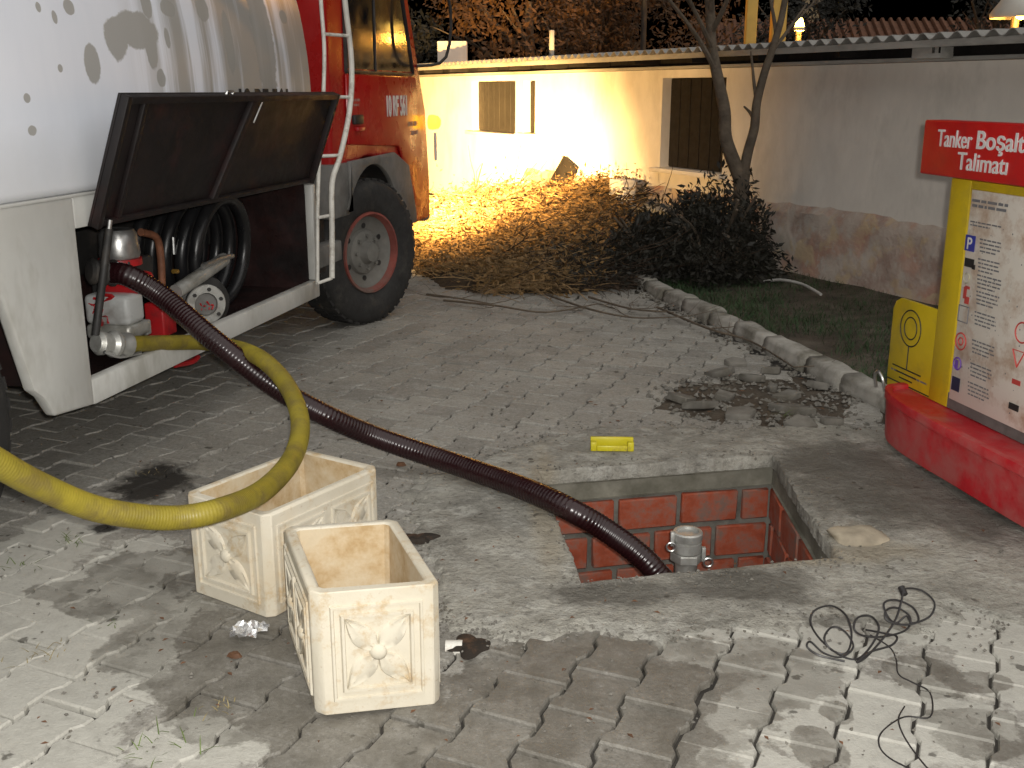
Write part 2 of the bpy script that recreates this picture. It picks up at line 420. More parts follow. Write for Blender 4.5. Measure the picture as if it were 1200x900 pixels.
for i in range(4):
    a, b = PIT[i], PIT[(i + 1) % 4]; e = (b - a); L = e.length; e.normalize(); nrm = Vector((-e.y, e.x, 0))
    ang = math.atan2(e.y, e.x)
    for c in range(5):
        z = -.135 - jt * .7 - bh / 2 - c * (bh + jt); x = (-.14 if c % 2 == i % 2 else -.02)
        while x < L - .03:
            x0, x1 = max(x, .006), min(x + bl, L - .006); x += bl + jt
            if x1 - x0 < .05: continue
            o = bpy.data.objects.new('brick', random.choice(bmeshes)); m_ = (x0 + x1) / 2
            p = a + e * m_ - nrm * (.025 + random.uniform(-.004, .004))
            o.location = pl((p.x, p.y, z + random.uniform(-.004, .004))); o.scale = ((x1 - x0) / bl, 1, random.uniform(.96, 1.02))
            o.rotation_euler = (R(random.gauss(0, .8)), R(random.gauss(0, .7)), ang + R(random.gauss(0, .8))); link(o, pit)
# rough cement lump at the right near corner of the rim
def lump(name, c, r, mat, seed, flat=.6, sub=3):
    bm = bmesh.new(); bmesh.ops.create_icosphere(bm, subdivisions=sub, radius=1)
    for v in bm.verts:
        k = 1 + .35 * mnoise.noise(v.co * 1.3 + Vector((seed, 0, 0))) + .12 * mnoise.noise(v.co * 4 + Vector((seed, 5, 0)))
        v.co = Vector((v.co.x * r[0], v.co.y * r[1], v.co.z * r[2])) * k
    for f in bm.faces: f.smooth = True
    me = bpy.data.meshes.new(name); bm.to_mesh(me); bm.free(); me.materials.append(mat)
    o = bpy.data.objects.new(name, me); o.location = c; return link(o)
c = G(1012, 640); 
o = lump('cement_lump', (c.x, c.y + .05, .012), (.11, .08, .035), M('pale cement', (.36, .31, .23), .9, .3, 8, .8, 40, kind='World'), 3)
tag(o, 'pale cement lump at right corner of the brick pit', 'cement lump')

# --- soil patches: missing pavers by kerb, dark raised patches for the holes beside planters
def patch(name, c, rx, ry, z, mat, seed, n=40, rough=.25, h=.012):
    vs = [(c.x, c.y, z + h)]; fs = []
    for q in (1, 2, 3):
        for k in range(n):
            w = 2 * math.pi * k / n; r = 1 + rough * 2 * nz(math.cos(w) * 1.5, math.sin(w) * 1.5, seed)
            x, y = c.x + rx * r * math.cos(w) * q / 3, c.y + ry * r * math.sin(w) * q / 3
            vs.append((x, y, z + (h * nz(x, y, seed, 8) + h * .5 if q < 3 else -.01)))
    for k in range(n):
        l = (k + 1) % n; fs.append((0, 1 + k, 1 + l))
        for q in (0, 1): fs.append((1 + q * n + k, 1 + (q + 1) * n + k, 1 + (q + 1) * n + l, 1 + q * n + l))
    return MB().add(vs, fs).build(name, mat, smooth=True)
tag(patch('soil', Vector((rub_c.x, rub_c.y, 0)), .66, .56, -.008, m_soil, 4, h=.012), kind='structure')
m_hole = M('dark hole earth', (.02, .014, .009), .9, .3, 14, .8, 50, kind='World', dirt=(.12, .06, .03), dirt_amt=.4, dscale=9)  # near-black colour carries the shade inside a hole; the patch lies on top
tag(patch('earth', G(487, 634), .07, .055, .018, m_hole, 11, rough=.5, h=.005), kind='structure')
tag(patch('earth', G(550, 757), .055, .05, .010, m_hole, 15, rough=.45, h=.005), kind='structure')
# --- broken paver pieces
m_rub = M('broken concrete', (.16, .15, .13), .9, .35, 8, .7, 40, kind='World', dirt=(.09, .08, .06))
rub = [(842, 440, .10, .06), (925, 467, .09, .05), (928, 483, .11, .06), (868, 488, .12, .07), (822, 478, .10, .07), (905, 437, .09, .06), (880, 446, .07, .05), (798, 470, .12, .08), (848, 468, .09, .06), (960, 455, .07, .05), (905, 458, .04, .03), (975, 498, .09, .05), (862, 428, .08, .06), (940, 500, .08, .05)]
for k, (x, y, a, b) in enumerate(rub):
    p = G(x, y); n = random.choice((4, 5, 5)); w0 = random.random() * 6
    poly = [((a * random.uniform(.6, 1.25)) * math.cos(w0 + 2 * math.pi * i / n), (b * random.uniform(.75, 1.2)) * math.sin(w0 + 2 * math.pi * i / n)) for i in range(n)]
    mb = MB().prism(poly, lambda u, v, w: (u, v, w), -.02, .022)
    o = mb.build('broken_paver', m_rub, bevel=.006, bseg=1); o.location = (p.x, p.y, .014); o.rotation_euler = (R(random.gauss(0, 9)), R(random.gauss(0, 9)), random.gauss(0, .3))
    tag(o, 'loose broken grey paver piece lying in soil beside the kerb', 'paver piece', 'broken paver pieces by the kerb')

# --- kerb of separate stones
m_kerb = M('old kerb stone', (.33, .315, .28), .9, .3, 5, .7, 35, kind='World', dirt=(.12, .11, .08), dirt_amt=.5)
kerb = empty('kerb', (kerbA.x, kerbA.y, 0)); tag(kerb, 'worn grey concrete kerb between paving and the grass strip', 'kerb')
kd = (kerbB - kerbA); kl = kd.length; kd.normalize(); ka = math.atan2(kd.y, kd.x)
s = -.9; k = 0
while s < kl + .5:
    ln = random.choice((.42, .5, .46, .34)) ; mid = s + ln / 2
    bm = bmesh.new(); bmesh.ops.create_cube(bm, size=1)
    for v in bm.verts: v.co = Vector((v.co.x * (ln - .004), v.co.y * .15, v.co.z * .16))
    bmesh.ops.subdivide_edges(bm, edges=bm.edges, cuts=5, use_grid_fill=True)
    for v in bm.verts:
        top = max(0, v.co.z / .08)
        ey = abs(v.co.y) / .075
        if top > .5 and ey > .9: v.co.z -= .022; v.co.y *= .9
        v.co += Vector((nz(v.co.x, v.co.y, v.co.z + k * 7, 9), nz(v.co.x, v.co.y, v.co.z + k * 7 + 3, 9), nz(v.co.x, v.co.y, k * 3.3, 6))) * .012
    for f in bm.faces: f.smooth = True
    me = bpy.data.meshes.new('kerb_stone'); bm.to_mesh(me); bm.free(); me.materials.append(m_kerb)
    o = bpy.data.objects.new('kerb_stone', me); p = kd * mid
    o.location = (p.x, p.y + random.uniform(-.012, .012), .005 + random.uniform(-.012, .01)); o.rotation_euler = (R(random.gauss(0, 2.5)), R(random.gauss(0, 1)), ka + R(random.gauss(0, 1.6))); link(o, kerb)
    s += ln + .004; k += 1

# --- crumbs and gravel: too many to count
def crumbs(name, pts, mat, lo, hi, label):
    mb = MB()
    for p in pts:
        r = random.uniform(lo, hi); q = [Vector((random.uniform(.6, 1.2), 0, 0)), Vector((0, random.uniform(.6, 1.2), 0)), Vector((-random.uniform(.6, 1.2), 0, 0)), Vector((0, -random.uniform(.6, 1.2), 0)), Vector((random.gauss(0, .2), random.gauss(0, .2), random.uniform(.5, .9))), Vector((0, 0, -.6))]
        rz = Matrix.Rotation(random.uniform(0, 6.28), 3, 'Z'); mb.add([rz @ v_ * r + Vector(p) for v_ in q], [(0, 1, 4), (1, 2, 4), (2, 3, 4), (3, 0, 4), (1, 0, 5), (2, 1, 5), (3, 2, 5), (0, 3, 5)])
    return tag(mb.build(name, mat), label, 'gravel', kind='stuff')
pts = []
for k in range(900):
    a = random.choice(conc_out); q = a + Vector((random.gauss(0, .07), random.gauss(0, .07), 0)); pts.append((q.x, q.y, .008))
for k in range(260):
    i = random.choice((0, 0, 1, 2, 3)); a = PIT[i].lerp(PIT[(i + 1) % 4], random.random()); q = a + (a - PC).normalized() * abs(random.gauss(.02, .06)); pts.append((q.x, q.y, .014))
for k in range(500):
    q = G(random.uniform(20, 1190), random.uniform(400, 890)); 
    if not inside(q, grow(PIT, 1.05)): pts.append((q.x, q.y, .010 if not inside(q, conc_out) else .018))
crumbs('cement_crumbs', pts, m_rub, .003, .009, 'cement crumbs scattered on the paving round the pit')
pts = []
for k in range(520):
    w = random.uniform(0, 6.28); r = random.random() ** .5; pts.append((rub_c.x + .58 * r * math.cos(w), rub_c.y + .5 * r * math.sin(w), .004))
for k in range(260):
    q = kerbA.lerp(kerbB, random.random()) + Vector((random.gauss(-.12, .05), 0, 0)); pts.append((q.x, q.y, .006))
crumbs('gravel', pts, m_rub, .006, .022, 'loose gravel in the soil where pavers are missing')

# ================================================================== TANKER TRUCK
TF = Frame((-1.67, 4.1, 0), R(-12))
def TL(px, py, n): return TF.hit(px, py, 0, n)
truck = empty('tanker_truck', TF.o, TF.a)
tag(truck, 'red cab tanker truck with stained white tank and open pump compartment', 'truck')
def tank_material():
    m, nt, bs = newmat('weathered silver white paint'); v = coord(nt)
    fine = noise(nt, v, 4, 6, .6, (1, 1, .25))
    c = mixc(nt, rng(nt, fine, .3, .7), (.76, .80, .88), (.84, .87, .94))
    sp = N(nt, 'ShaderNodeSeparateXYZ'); nt.links.new(v, sp.inputs[0])
    # streaks running down toward the front of the tank
    st = noise(nt, v, 7, 5, .6, (.3, 1, .06)); along = rng(nt, sp.outputs['Y'], .45, .9)
    c = mixc(nt, mth(nt, 'MULTIPLY', rng(nt, st, .40, .54), mth(nt, 'MULTIPLY', along, .95)), c, (.37, .36, .335))
    # peeled patches with drawn-out drips
    lst = []
    for x, y, a, b in [(110, 75, 9, 24), (140, 45, 13, 26), (165, 35, 24, 22), (180, 55, 7, 26), (180, 5, 6, 18), (190, 92, 5, 11), (205, 10, 8, 10), (88, 8, 6, 9), (70, 20, 3, 8), (72, 80, 3, 5), (32, 115, 4, 6), (38, 153, 5, 6), (313, 45, 11, 85), (272, 50, 5, 38), (245, 10, 7, 16), (340, 20, 4, 8), (200, 45, 3, 12), (52, 8, 3, 6)]:
        p = TL(x, y, 0); q = TL(x + a, y, 0); r = TL(x, y + b, 0)
        lst.append((p.y, p.z, abs(q.y - p.y), abs(r.z - p.z), 0))
    cb = N(nt, 'ShaderNodeCombineXYZ'); nt.links.new(sp.outputs['Y'], cb.inputs[0]); nt.links.new(sp.outputs['Z'], cb.inputs[1])
    pm_ = blobs(nt, cb.outputs[0], lst, .28, 14, .06, detail=3)
    c = mixc(nt, mth(nt, 'MULTIPLY', pm_, .92), c, (.36, .35, .325))
    c = mixc(nt, rng(nt, noise(nt, v, 26, 4, .5, (1, 1, .55)), .745, .765, 0, .6), c, (.36, .35, .34))
    # greyer toward the lowest part
    low = rng(nt, mth(nt, 'ADD', sp.outputs['Z'], mth(nt, 'MULTIPLY', noise(nt, v, 3, 6), .25)), 1.25, 1.62, .7, 0)
    c = mixc(nt, low, c, (.56, .555, .53))
    nt.links.new(c, bs.inputs['Base Color']); bs.inputs['Metallic'].default_value = .0
    nt.links.new(rng(nt, pm_, 0, 1, .38, .7), bs.inputs['Roughness'])
    bump(nt, bs, mth(nt, 'ADD', fine, mth(nt, 'MULTIPLY', pm_, -.3)), .12, .004); return m
m_tank = tank_material()
m_skirt = M('grimy white panel', (.56, .56, .53), .5, .12, 2.5, .1, 40, dirt=(.36, .35, .31), dirt_amt=.55, dscale=2.2, stretch=(1, 1, .5))
m_red = M('red cab paint', (.38, .009, .008), .3, .15, 2, .02, 30, dirt=(.32, .009, .008), dirt_amt=.3, dscale=2)
m_black = M('black chassis paint', (.022, .021, .02), .6, .4, 5, .3, 40, dirt=(.07, .06, .05), dirt_amt=.4)
m_grease = M('oily dark red lining', (.028, .013, .012), .35, .5, 4, .3, 30, dirt=(.012, .011, .011), dirt_amt=.7, dscale=3)
m_dust = M('dusty grey plastic', (.17, .165, .155), .8, .3, 4, .3, 50, dirt=(.10, .095, .085), dirt_amt=.5)
m_rubber = M('tyre rubber', (.022, .021, .02), .8, .3, 9, .4, 60, dirt=(.055, .05, .042), dirt_amt=.35, dscale=5)
m_steel = M('bare steel', (.55, .55, .54), .35, .2, 6, .15, 60, metal=.9, dirt=(.22, .21, .19), dirt_amt=.4)
m_alu = M('dull cast aluminium', (.50, .50, .47), .45, .25, 8, .35, 60, metal=.6, dirt=(.24, .22, .17), dirt_amt=.4)
m_glass = M('dark cab glass', (.012, .012, .013), .06, .1, 2, 0, spec=.7)
m_white = M('white rail paint', (.70, .68, .62), .45, .15, 9, .1, 60, dirt=(.38, .34, .28), dirt_amt=.35, dscale=12)
m_redpart = M('red machine paint', (.42, .012, .015), .4, .2, 6, .1, 40, dirt=(.10, .02, .02), dirt_amt=.4)
m_lettw = M('white lettering', (.72, .70, .68), .5, .08, 20, 0)
m_lettb = M('black lettering', (.02, .02, .02), .5, .1, 20, 0)
m_engine = M('grey machine paint', (.50, .51, .50), .4, .12, 6, .1, 50, dirt=(.22, .20, .18), dirt_amt=.45)
m_rust = M('rusty pipe', (.16, .06, .028), .7, .4, 14, .4, 50)
m_rimg = M('dusty rim', (.15, .145, .13), .75, .25, 7, .3, 50, dirt=(.15, .14, .12), dirt_amt=.5)
m_rimr = M('faded red rim edge', (.22, .055, .042), .8, .25, 8, .3, 50, dirt=(.15, .11, .09), dirt_amt=.5)

# tank body: section in (x, z), swept along y
sec = [(-.03, 1.215), (-.004, 1.235), (-.004, 1.30), (0, 1.55), (-.02, 1.85), (-.08, 2.15), (-.22, 2.45), (-.5, 2.72), (-.85, 2.84), (-1.2, 2.87)]
sec = sec + [(-2.4 - x, z) for x, z in reversed(sec[:-1])]
secs = [Vector((x, 0, z)) for x, z in sec]; secs = spline(secs, 5)
def sweep(name, ys, mat, inset=None):
    mb = MB(); n = len(secs); vs = []
    for y, k in ys:
        for p in secs: vs.append(((p.x + 1.2) * k - 1.2, y, (p.z - 2.0) * k + 2.0))
    fs = [(i * n + j, i * n + (j + 1) % n, (i + 1) * n + (j + 1) % n, (i + 1) * n + j) for i in range(len(ys) - 1) for j in range(n)]
    fs += [tuple(range(n)), tuple((len(ys) - 1) * n + j for j in range(n))]
    return mb.add(vs, fs).build(name, mat, truck, smooth=True, angle=50)
sweep('tank', [(-3.6, .80), (-3.55, .92), (-3.45, 1), (-1.0, 1), (.9, 1), (2.40, 1), (2.47, .97), (2.5, .88)], m_tank)
# flat skirt below the seam
LIDZ = 1.075
mb = MB()
arch = [(0, 1.21), (-2.6, 1.21), (-2.6, .95), (-2.2, .9), (-1.8, 1.06), (-1.1, 1.12), (-.78, 1.02), (-.62, .86)] 
p1, p2, p3 = TL(2, 345, 0), TL(42, 468, 0), TL(66, 488, 0)
side = [(0.0, 1.21), (-2.6, 1.21), (-2.6, .62), (-1.75, .62), (-1.7, 1.02), (-1.45, 1.12), (-.95, 1.10), (p1.y, p1.z), (p2.y, p2.z + .03), (p2.y + .05, p2.z - .01), (p3.y, p3.z), (0.0, .385)]
mb.prism(side, lambda u, v, w: (w, u, v), -.05, 0.0)
mb.build('side_panel', m_skirt, truck, bevel=.012)
mb = MB().prism([(0.003, LIDZ + .012), (2.40, LIDZ + .012), (2.40, 1.21), (0.003, 1.21)], lambda u, v, w: (w, u, v), -.05, -.003); mb.build('upper_panel', m_skirt, truck, bevel=.006)
MB().box((-.03, 1.2, .435), (.055, 2.396, .105)).build('sill', m_skirt, truck, bevel=.01)
MB().box((-.028, 2.375, .775), (.05, .055, .57)).build('door_post', m_skirt, truck, bevel=.008)
MB().box((-.035, -.55, 1.212), (.075, 4.2, .012)).build('seam_strip', m_skirt, truck, bevel=.004)
# compartment lining (open box, seen from inside)
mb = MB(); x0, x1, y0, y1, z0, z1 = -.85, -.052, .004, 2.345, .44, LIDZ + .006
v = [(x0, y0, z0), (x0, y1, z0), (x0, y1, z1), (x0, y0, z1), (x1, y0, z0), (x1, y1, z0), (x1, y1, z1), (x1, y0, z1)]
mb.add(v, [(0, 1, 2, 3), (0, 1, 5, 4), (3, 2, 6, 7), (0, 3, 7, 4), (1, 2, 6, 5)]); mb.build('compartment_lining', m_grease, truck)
# lid, hinged at the top of the opening and propped open
m_lid = M('oily black lid', (.007, .004, .004), .6, .5, 4, .3, 30, dirt=(.028, .007, .006), dirt_amt=.3, dscale=3)
lidrot = Matrix.Rotation(math.atan2(.2, .535), 3, 'Y')
lid = empty('lid', (.012, 0, LIDZ + .015)); lid.parent = truck; lid.rotation_euler = (0, math.atan2(.2, .535), 0)
bpy.data.objects.remove(lid)
def lp(x, y, z): return Vector((.012, 0, LIDZ + .012)) + lidrot @ Vector((x, y, z))
def lidbox(mb, a, b): 
    c = [(lp(x, y, z)) for z in (a[2], b[2]) for y in (a[1], b[1]) for x in (a[0], b[0])]
    mb.add(c, [(0, 2, 3, 1), (4, 5, 7, 6), (0, 1, 5, 4), (2, 6, 7, 3), (0, 4, 6, 2), (1, 3, 7, 5)])
mb = MB(); lidbox(mb, (-.012, .07, 0), (0, 2.27, .535)); lid = mb.build('lid', m_lid, truck, bevel=.003)
for a, b in (((.001, .07, .001), (.035, .102, .534)), ((.001, 2.238, .001), (.035, 2.27, .534)), ((.001, .1025, .505), (.035, 2.2375, .534)), ((.001, .1025, .001), (.02, 2.2375, .025))):
    mb = MB(); lidbox(mb, a, b); mb.build('flange', m_lid, lid, bevel=.003)
for y in (1.02,):
    mb = MB(); vs = [lp(.001, y, .026), lp(.001, y + .05, .026), lp(.001, y + .20, .504), lp(.001, y + .15, .504), lp(.028, y, .026), lp(.028, y + .05, .026), lp(.028, y + .20, .504), lp(.028, y + .15, .504)]
    mb.add(vs, [(0, 1, 2, 3), (4, 7, 6, 5), (0, 4, 5, 1), (2, 6, 7, 3), (0, 3, 7, 4), (1, 5, 6, 2)]); mb.build('rib', m_lid, lid, bevel=.004)
mb = MB(); lidbox(mb, (.001, .22, .026), (.022, .25, .504)); mb.build('rib', m_lid, lid, bevel=.004)
mb = MB(); mb.tube([lp(.012, .9, .5352), lp(.012, .9, .547), lp(.012, .96, .547), lp(.012, .96, .5352)], .006, 6, 1); mb.build('catch', m_steel, lid)
mb = MB(); mb.tube([lp(.031, 1.26, .50), lp(.034, 1.22, .40)], .004, 6, 1); mb.build('scratch_rod', m_steel, lid)
# prop rod
a, b = TL(128, 268, .05), TL(112, 392, -.02)
MB().tube([a, b], .016, 10, 1).build('prop_rod', m_black, truck, smooth=True)
d = (a - b).normalized(); MB().tube([a - d * .002, a + d * .035], .009, 8, 1).build('rod_tip', m_steel, truck)
# engine and pump
def tbox(name, px0, py0, px1, py1, n, depth, mat, parent, bev=.01):
    a, b = TL(px0, py1, n), TL(px1, py0, n)
    return MB().box((n - depth / 2, (a.y + b.y) / 2, (a.z + b.z) / 2), (depth, abs(b.y - a.y), abs(b.z - a.z))).build(name, mat, parent, bevel=bev, bseg=3)
def cbox(name, pxc, py0, py1, n, wn, wt, mat, parent, bev=.01):
    a, b = TL(pxc, py1, n), TL(pxc, py0, n)
    return MB().box((n, a.y, (a.z + b.z) / 2), (wn, wt, b.z - a.z)).build(name, mat, parent, bevel=bev, bseg=3)
eng = cbox('pump_engine', 146, 300, 346, -.26, .20, .20, m_black, truck)
cbox('fuel_tank', 136, 342, 378, -.22, .22, .14, m_engine, eng, .025)
cbox('crankcase', 140, 376, 394, -.22, .22, .18, m_alu, eng, .02)
cbox('blower_cover', 150, 318, 342, -.20, .20, .16, m_redpart, eng, .03)
a = TL(150, 302, -.2); b = TL(150, 268, -.2)
MB().lathe([(.0, -.002), (.085, 0), (.09, .02), (.082, abs(b.z - a.z) - .02), (.07, abs(b.z - a.z)), (0, abs(b.z - a.z) + .003)], (-.24, a.y, a.z)).build('air_filter', m_steel, eng, smooth=True)
MB().lathe([(.0, -.001), (.095, 0), (.095, .03), (0, .031)], (-.24, a.y, a.z - .032)).build('filter_base', m_redpart, eng, smooth=True)
MB().tube([TL(165, 272, -.2), TL(180, 276, -.2), TL(186, 285, -.2), TL(189, 310, -.2), TL(190, 345, -.2)], .018, 10, 5).build('exhaust_pipe', m_rust, eng, smooth=True)
cbox('pump_bracket', 190, 352, 392, -.22, .10, .12, m_redpart, eng, .01)
cbox('mounting_foot', 170, 374, 392, -.14, .05, .04, m_alu, eng, .008)
# red brush marks on the fuel tank
for k in range(7):
    a = TL(126 + random.uniform(0, 10), 346 + k * 5, -.2); q = Vector((-.22 + random.uniform(-.09, .0), TL(136, 360, -.22).y - .0755, a.z))
    MB().tube([q, q + Vector((random.uniform(.0, .05), -.002, random.uniform(-.01, .015))), q + Vector((random.uniform(-.03, .04), 0, -.03))], .008, 5, 3).build('red_paint_mark', m_redpart, eng)
# pump with round flange
f = TL(240, 356, -.16); FR = Matrix.Rotation(R(-44), 3, 'Z')
pump = MB().lathe([(.0, -.16), (.13, -.15), (.15, -.10), (.14, -.03), (.10, -.01), (.10, .0), (0, .002)], f, 'X', 28, FR).build('pump_casing', m_black, truck, smooth=True)
MB().lathe([(.058, .003), (.098, .003), (.102, .008), (.102, .022), (.098, .026), (.060, .026), (.058, .02), (.058, .003)], f, 'X', 32, FR, caps=False).build('flange_ring', m_alu, pump, smooth=True)
MB().lathe([(0, .004), (.055, .004), (.055, .014), (0, .015)], f, 'X', 24, FR).build('cover_plate', m_dust, pump)
for k in range(6):
    w = k * math.pi / 3 + .3; MB().lathe([(0, 0), (.010, 0), (.010, .012), (0, .0121)], f + FR @ Vector((.026, .079 * math.cos(w), .079 * math.sin(w))), 'X', 6, FR).build('bolt', m_black, pump)
for k in range(4):
    p = f + FR @ Vector((.017, -.03 + .02 * k, -.01)); MB().tube([p + Vector((0, random.uniform(-.01, .01), random.uniform(.0, .025))), p + Vector((.002, .012, 0)), p + Vector((0, random.uniform(-.012, .012), -.02))], .005, 5, 3).build('red_paint_mark', m_redpart, pump)
a, b = TL(206, 342, -.14), TL(262, 304, -.16)
MB().tube([a, a.lerp(b, .5) + Vector((.02, 0, .01)), b], .035, 12, 5).build('outlet_pipe', m_alu, truck, smooth=True)
MB().tube([TL(238, 312, -.10), TL(258, 303, -.11), TL(272, 300, -.13)], .014, 8, 4).build('valve_lever', m_steel, truck, smooth=True)
MB().tube([TL(203, 278, -.35), TL(204, 298, -.35)], .008, 8, 1).build('grease_nipple', m_steel, truck)
tbox('control_box', 205, 262, 250, 300, -.5, .2, m_black, truck, .02)
MB().tube([TL(203, 318, -.14), TL(208, 318, -.14)], .011, 8, 1).build('brass_fitting', M('brass', (.5, .30, .06), .4, .2, 9, .1, metal=.8), truck)
# camlock couplings for the two hoses
def camlock(n, a, b, r, mat, parent):
    a, b = Vector(a), Vector(b); mb = MB(); d = b - a
    P = [a + d * k / 10 for k in range(11)]; prof = [.8, 1.1, 1.1, .95, .95, 1.25, 1.25, 1.0, 1.0, 1.15, 1.15]
    mb.tube(P, lambda i, n_: r * prof[i], 16, 1); return mb.build(n, mat, parent, smooth=True, angle=25)
camlock('coupling', TL(112, 402, -.10), TL(150, 404, -.05), .046, m_alu, truck)
camlock('coupling', TL(104, 318, -.16), TL(134, 320, -.10), .05, m_black, truck)
MB().tube([TL(122, 412, -.06), TL(140, 418, -.05), TL(165, 413, -.03)], .008, 6, 4).build('coupling_lever', m_steel, truck)
# hose coil stored in the compartment
coil = empty('coiled_hose', TF.wor((-.38, 1.62, .46)), TF.a); tag(coil, 'black rubber hose coiled upright in the pump compartment', 'hose')
m_bhose = M('black hose rubber', (.012, .012, .013), .35, .3, 6, .15, 60)
for k in range(5):
    rr = .285 - .012 * (k % 2); x = -.2 + k * .085
    mb = MB(); mb.tube([(x + .03 * math.sin(w * 2 * math.pi / 20), .0 + rr * math.cos(w * 2 * math.pi / 20), .30 + rr * math.sin(w * 2 * math.pi / 20)) for w in range(20)], .036, 10, 2, closed=True)
    mb.build('hose_turn', m_bhose, coil, smooth=True)
# chassis, boxes, under-body
for x in (-.75, -1.65): MB().box((x, .55, .82), (.09, 8.2, .22)).build('chassis_rail', m_black, truck, bevel=.01)
MB().box((-1.2, -.92, .5), (1.7, .14, .14)).build('rear_axle', m_black, truck, bevel=.03)
MB().box((-1.2, 3.4, .48), (1.7, .12, .12)).build('front_axle', m_black, truck, bevel=.03)
MB().box((-.30, 2.62, .72), (.36, .40, .52)).build('battery_box', m_black, truck, bevel=.02)
MB().box((-.10, 2.66, .60), (.14, .42, .13)).build('step_box', m_dust, truck, bevel=.012)
MB().lathe([(0, 0), (.16, 0), (.17, .02), (.17, .3), (.16, .32), (0, .32)], (-.28, 2.62, .985), 'Z', 20).build('air_tank', m_dust, truck, smooth=True)
MB().box((-.30, 2.62, 1.42), (.06, .06, .3)).build('bracket', m_dust, truck, bevel=.01)
MB().box((-1.6, 2.3, .75), (.6, 1.2, .5)).build('diesel_tank', m_black, truck, bevel=.05)
MB().tube([TL(205, 428, -.2), TL(225, 424, -.18), TL(232, 418, -.18)], .014, 8, 3).build('drain_pipe', m_redpart, truck, smooth=True)
# wheels
def wheel(name, loc, rz, dual=False, side=1):
    w = empty(name, loc); w.parent = truck; w.rotation_euler = (0, 0, rz)
    bpy.data.objects.remove(w)
    rot = Matrix.Rotation(rz, 3, 'Z') @ Matrix.Diagonal((side, 1, 1))
    ty = MB(); prof = [(.27, -.23), (.30, -.262), (.40, -.275), (.475, -.262), (.497, -.235), (.503, -.20), (.503, -.045), (.497, -.012), (.475, .012), (.44, .024), (.40, .028), (.36, .024), (.31, .012), (.285, -.002), (.272, -.02)]
    ty.lathe(prof, loc, 'X', 56, rot, caps=False)
    t = ty.build(name, m_rubber, truck, smooth=True, angle=60)
    tr = MB()
    for k in range(40):
        a = 2 * math.pi * k / 40
        for q, xo in ((0, -.06), (.5, -.185)):
            aa = a + q * 2 * math.pi / 40; c_ = Vector((xo, .504 * math.cos(aa), .504 * math.sin(aa)))
            tr.box(Vector(loc) + rot @ c_, (.10, .05, .018), rot @ Matrix.Rotation(aa - math.pi / 2, 3, 'X'))
    tr.build('tread', m_rubber, t)
    MB().lathe([(.285, -.004), (.282, .012), (.268, .013), (.262, -.006), (.252, -.02), (.25, -.03)], loc, 'X', 40, rot, caps=False).build('rim_edge', m_rimr, t, smooth=True, angle=60)
    disc = MB().lathe([(.252, -.028), (.238, -.05), (.205, -.062), (.16, -.075), (.15, -.05), (.12, -.035), (.085, -.03), (.07, -.005), (.062, .02), (.0, .026)], loc, 'X', 40, rot, caps=False).build('rim_disc', m_rimg, t, smooth=True, angle=40)
    for k in range(6):
        a = 2 * math.pi * k / 6 + .5; c_ = Vector((-.063, .185 * math.cos(a), .185 * math.sin(a)))
        MB().lathe([(0, -.004), (.019, -.004), (.019, .002), (0, .0021)], Vector(loc) + rot @ c_, 'X', 12, rot).build('hand_hole', m_black, t)
    for k in range(8):
        a = 2 * math.pi * k / 8; c_ = Vector((-.04, .115 * math.cos(a), .115 * math.sin(a)))
        MB().lathe([(0, -.004), (.016, -.004), (.014, .024), (0, .0241)], Vector(loc) + rot @ c_, 'X', 6, rot).build('wheel_nut', m_rimg, t)
    return t
wheel('front_wheel', (-.03, 3.42, .503), R(-21))
wheel('front_wheel', (-2.37, 3.42, .503), R(-21), side=-1)
wheel('rear_wheel', (-.06, -.92, .503), 0)
wheel('rear_wheel', (-2.34, -.92, .503), 0, side=-1)
# cab
AX, AZ, AR = 3.42, .52, .64
arc = [(AX + AR * math.cos(w), AZ + AR * math.sin(w)) for w in [R(a) for a in range(12, 152, 7)]]
prof = [(4.86, .58)] + [(4.2, .58)] + arc[0:] + [(2.80, 1.02), (2.76, 1.1), (2.74, 2.6), (2.82, 2.72), (4.1, 2.74), (4.25, 2.66), (4.70, 1.72), (4.84, 1.45), (4.92, .9), (4.92, .62)]
mb = MB(); mb.prism(prof, lambda u, v, w: (w, u, v), -2.36, -.03)
cab = mb.build('cab', m_red, truck, bevel=.028, bseg=3)
# dusty wheel-arch plate
q0, q1, q2, q3 = [TL(x, y, .012) for x, y in ((413, 189), (464, 180), (480, 193), (489, 248))]
inner = [(AX + (AR - .05) * math.cos(R(a)), AZ + (AR - .05) * math.sin(R(a))) for a in range(8, 150, 6)]
MB().prism(inner + [(q0.y - .02, inner[-1][1]), (q0.y - .02, q0.z), (q1.y, q1.z + .01), (q2.y, q2.z), (q3.y, q3.z), (q3.y, inner[0][1])], lambda u, v, w: (w, u, v), -.029, .010).build('wheel_arch', m_dust, cab, bevel=.012)
mb = MB(); n = 22; vs = []; fs = []
for k in range(n + 1):
    a = R(2 + 150 * k / n)
    for x in (-.5, -.03): vs.append((x, AX + (AR - .02) * math.cos(a), AZ + (AR - .02) * math.sin(a)))
for k in range(n): fs.append((k * 2, k * 2 + 1, k * 2 + 3, k * 2 + 2))
mb.add(vs, fs).build('arch_liner', m_black, cab, smooth=True)
MB().box((-.12, 2.86, .98), (.22, .30, .34)).build('mud_guard', m_dust, cab, bevel=.02)
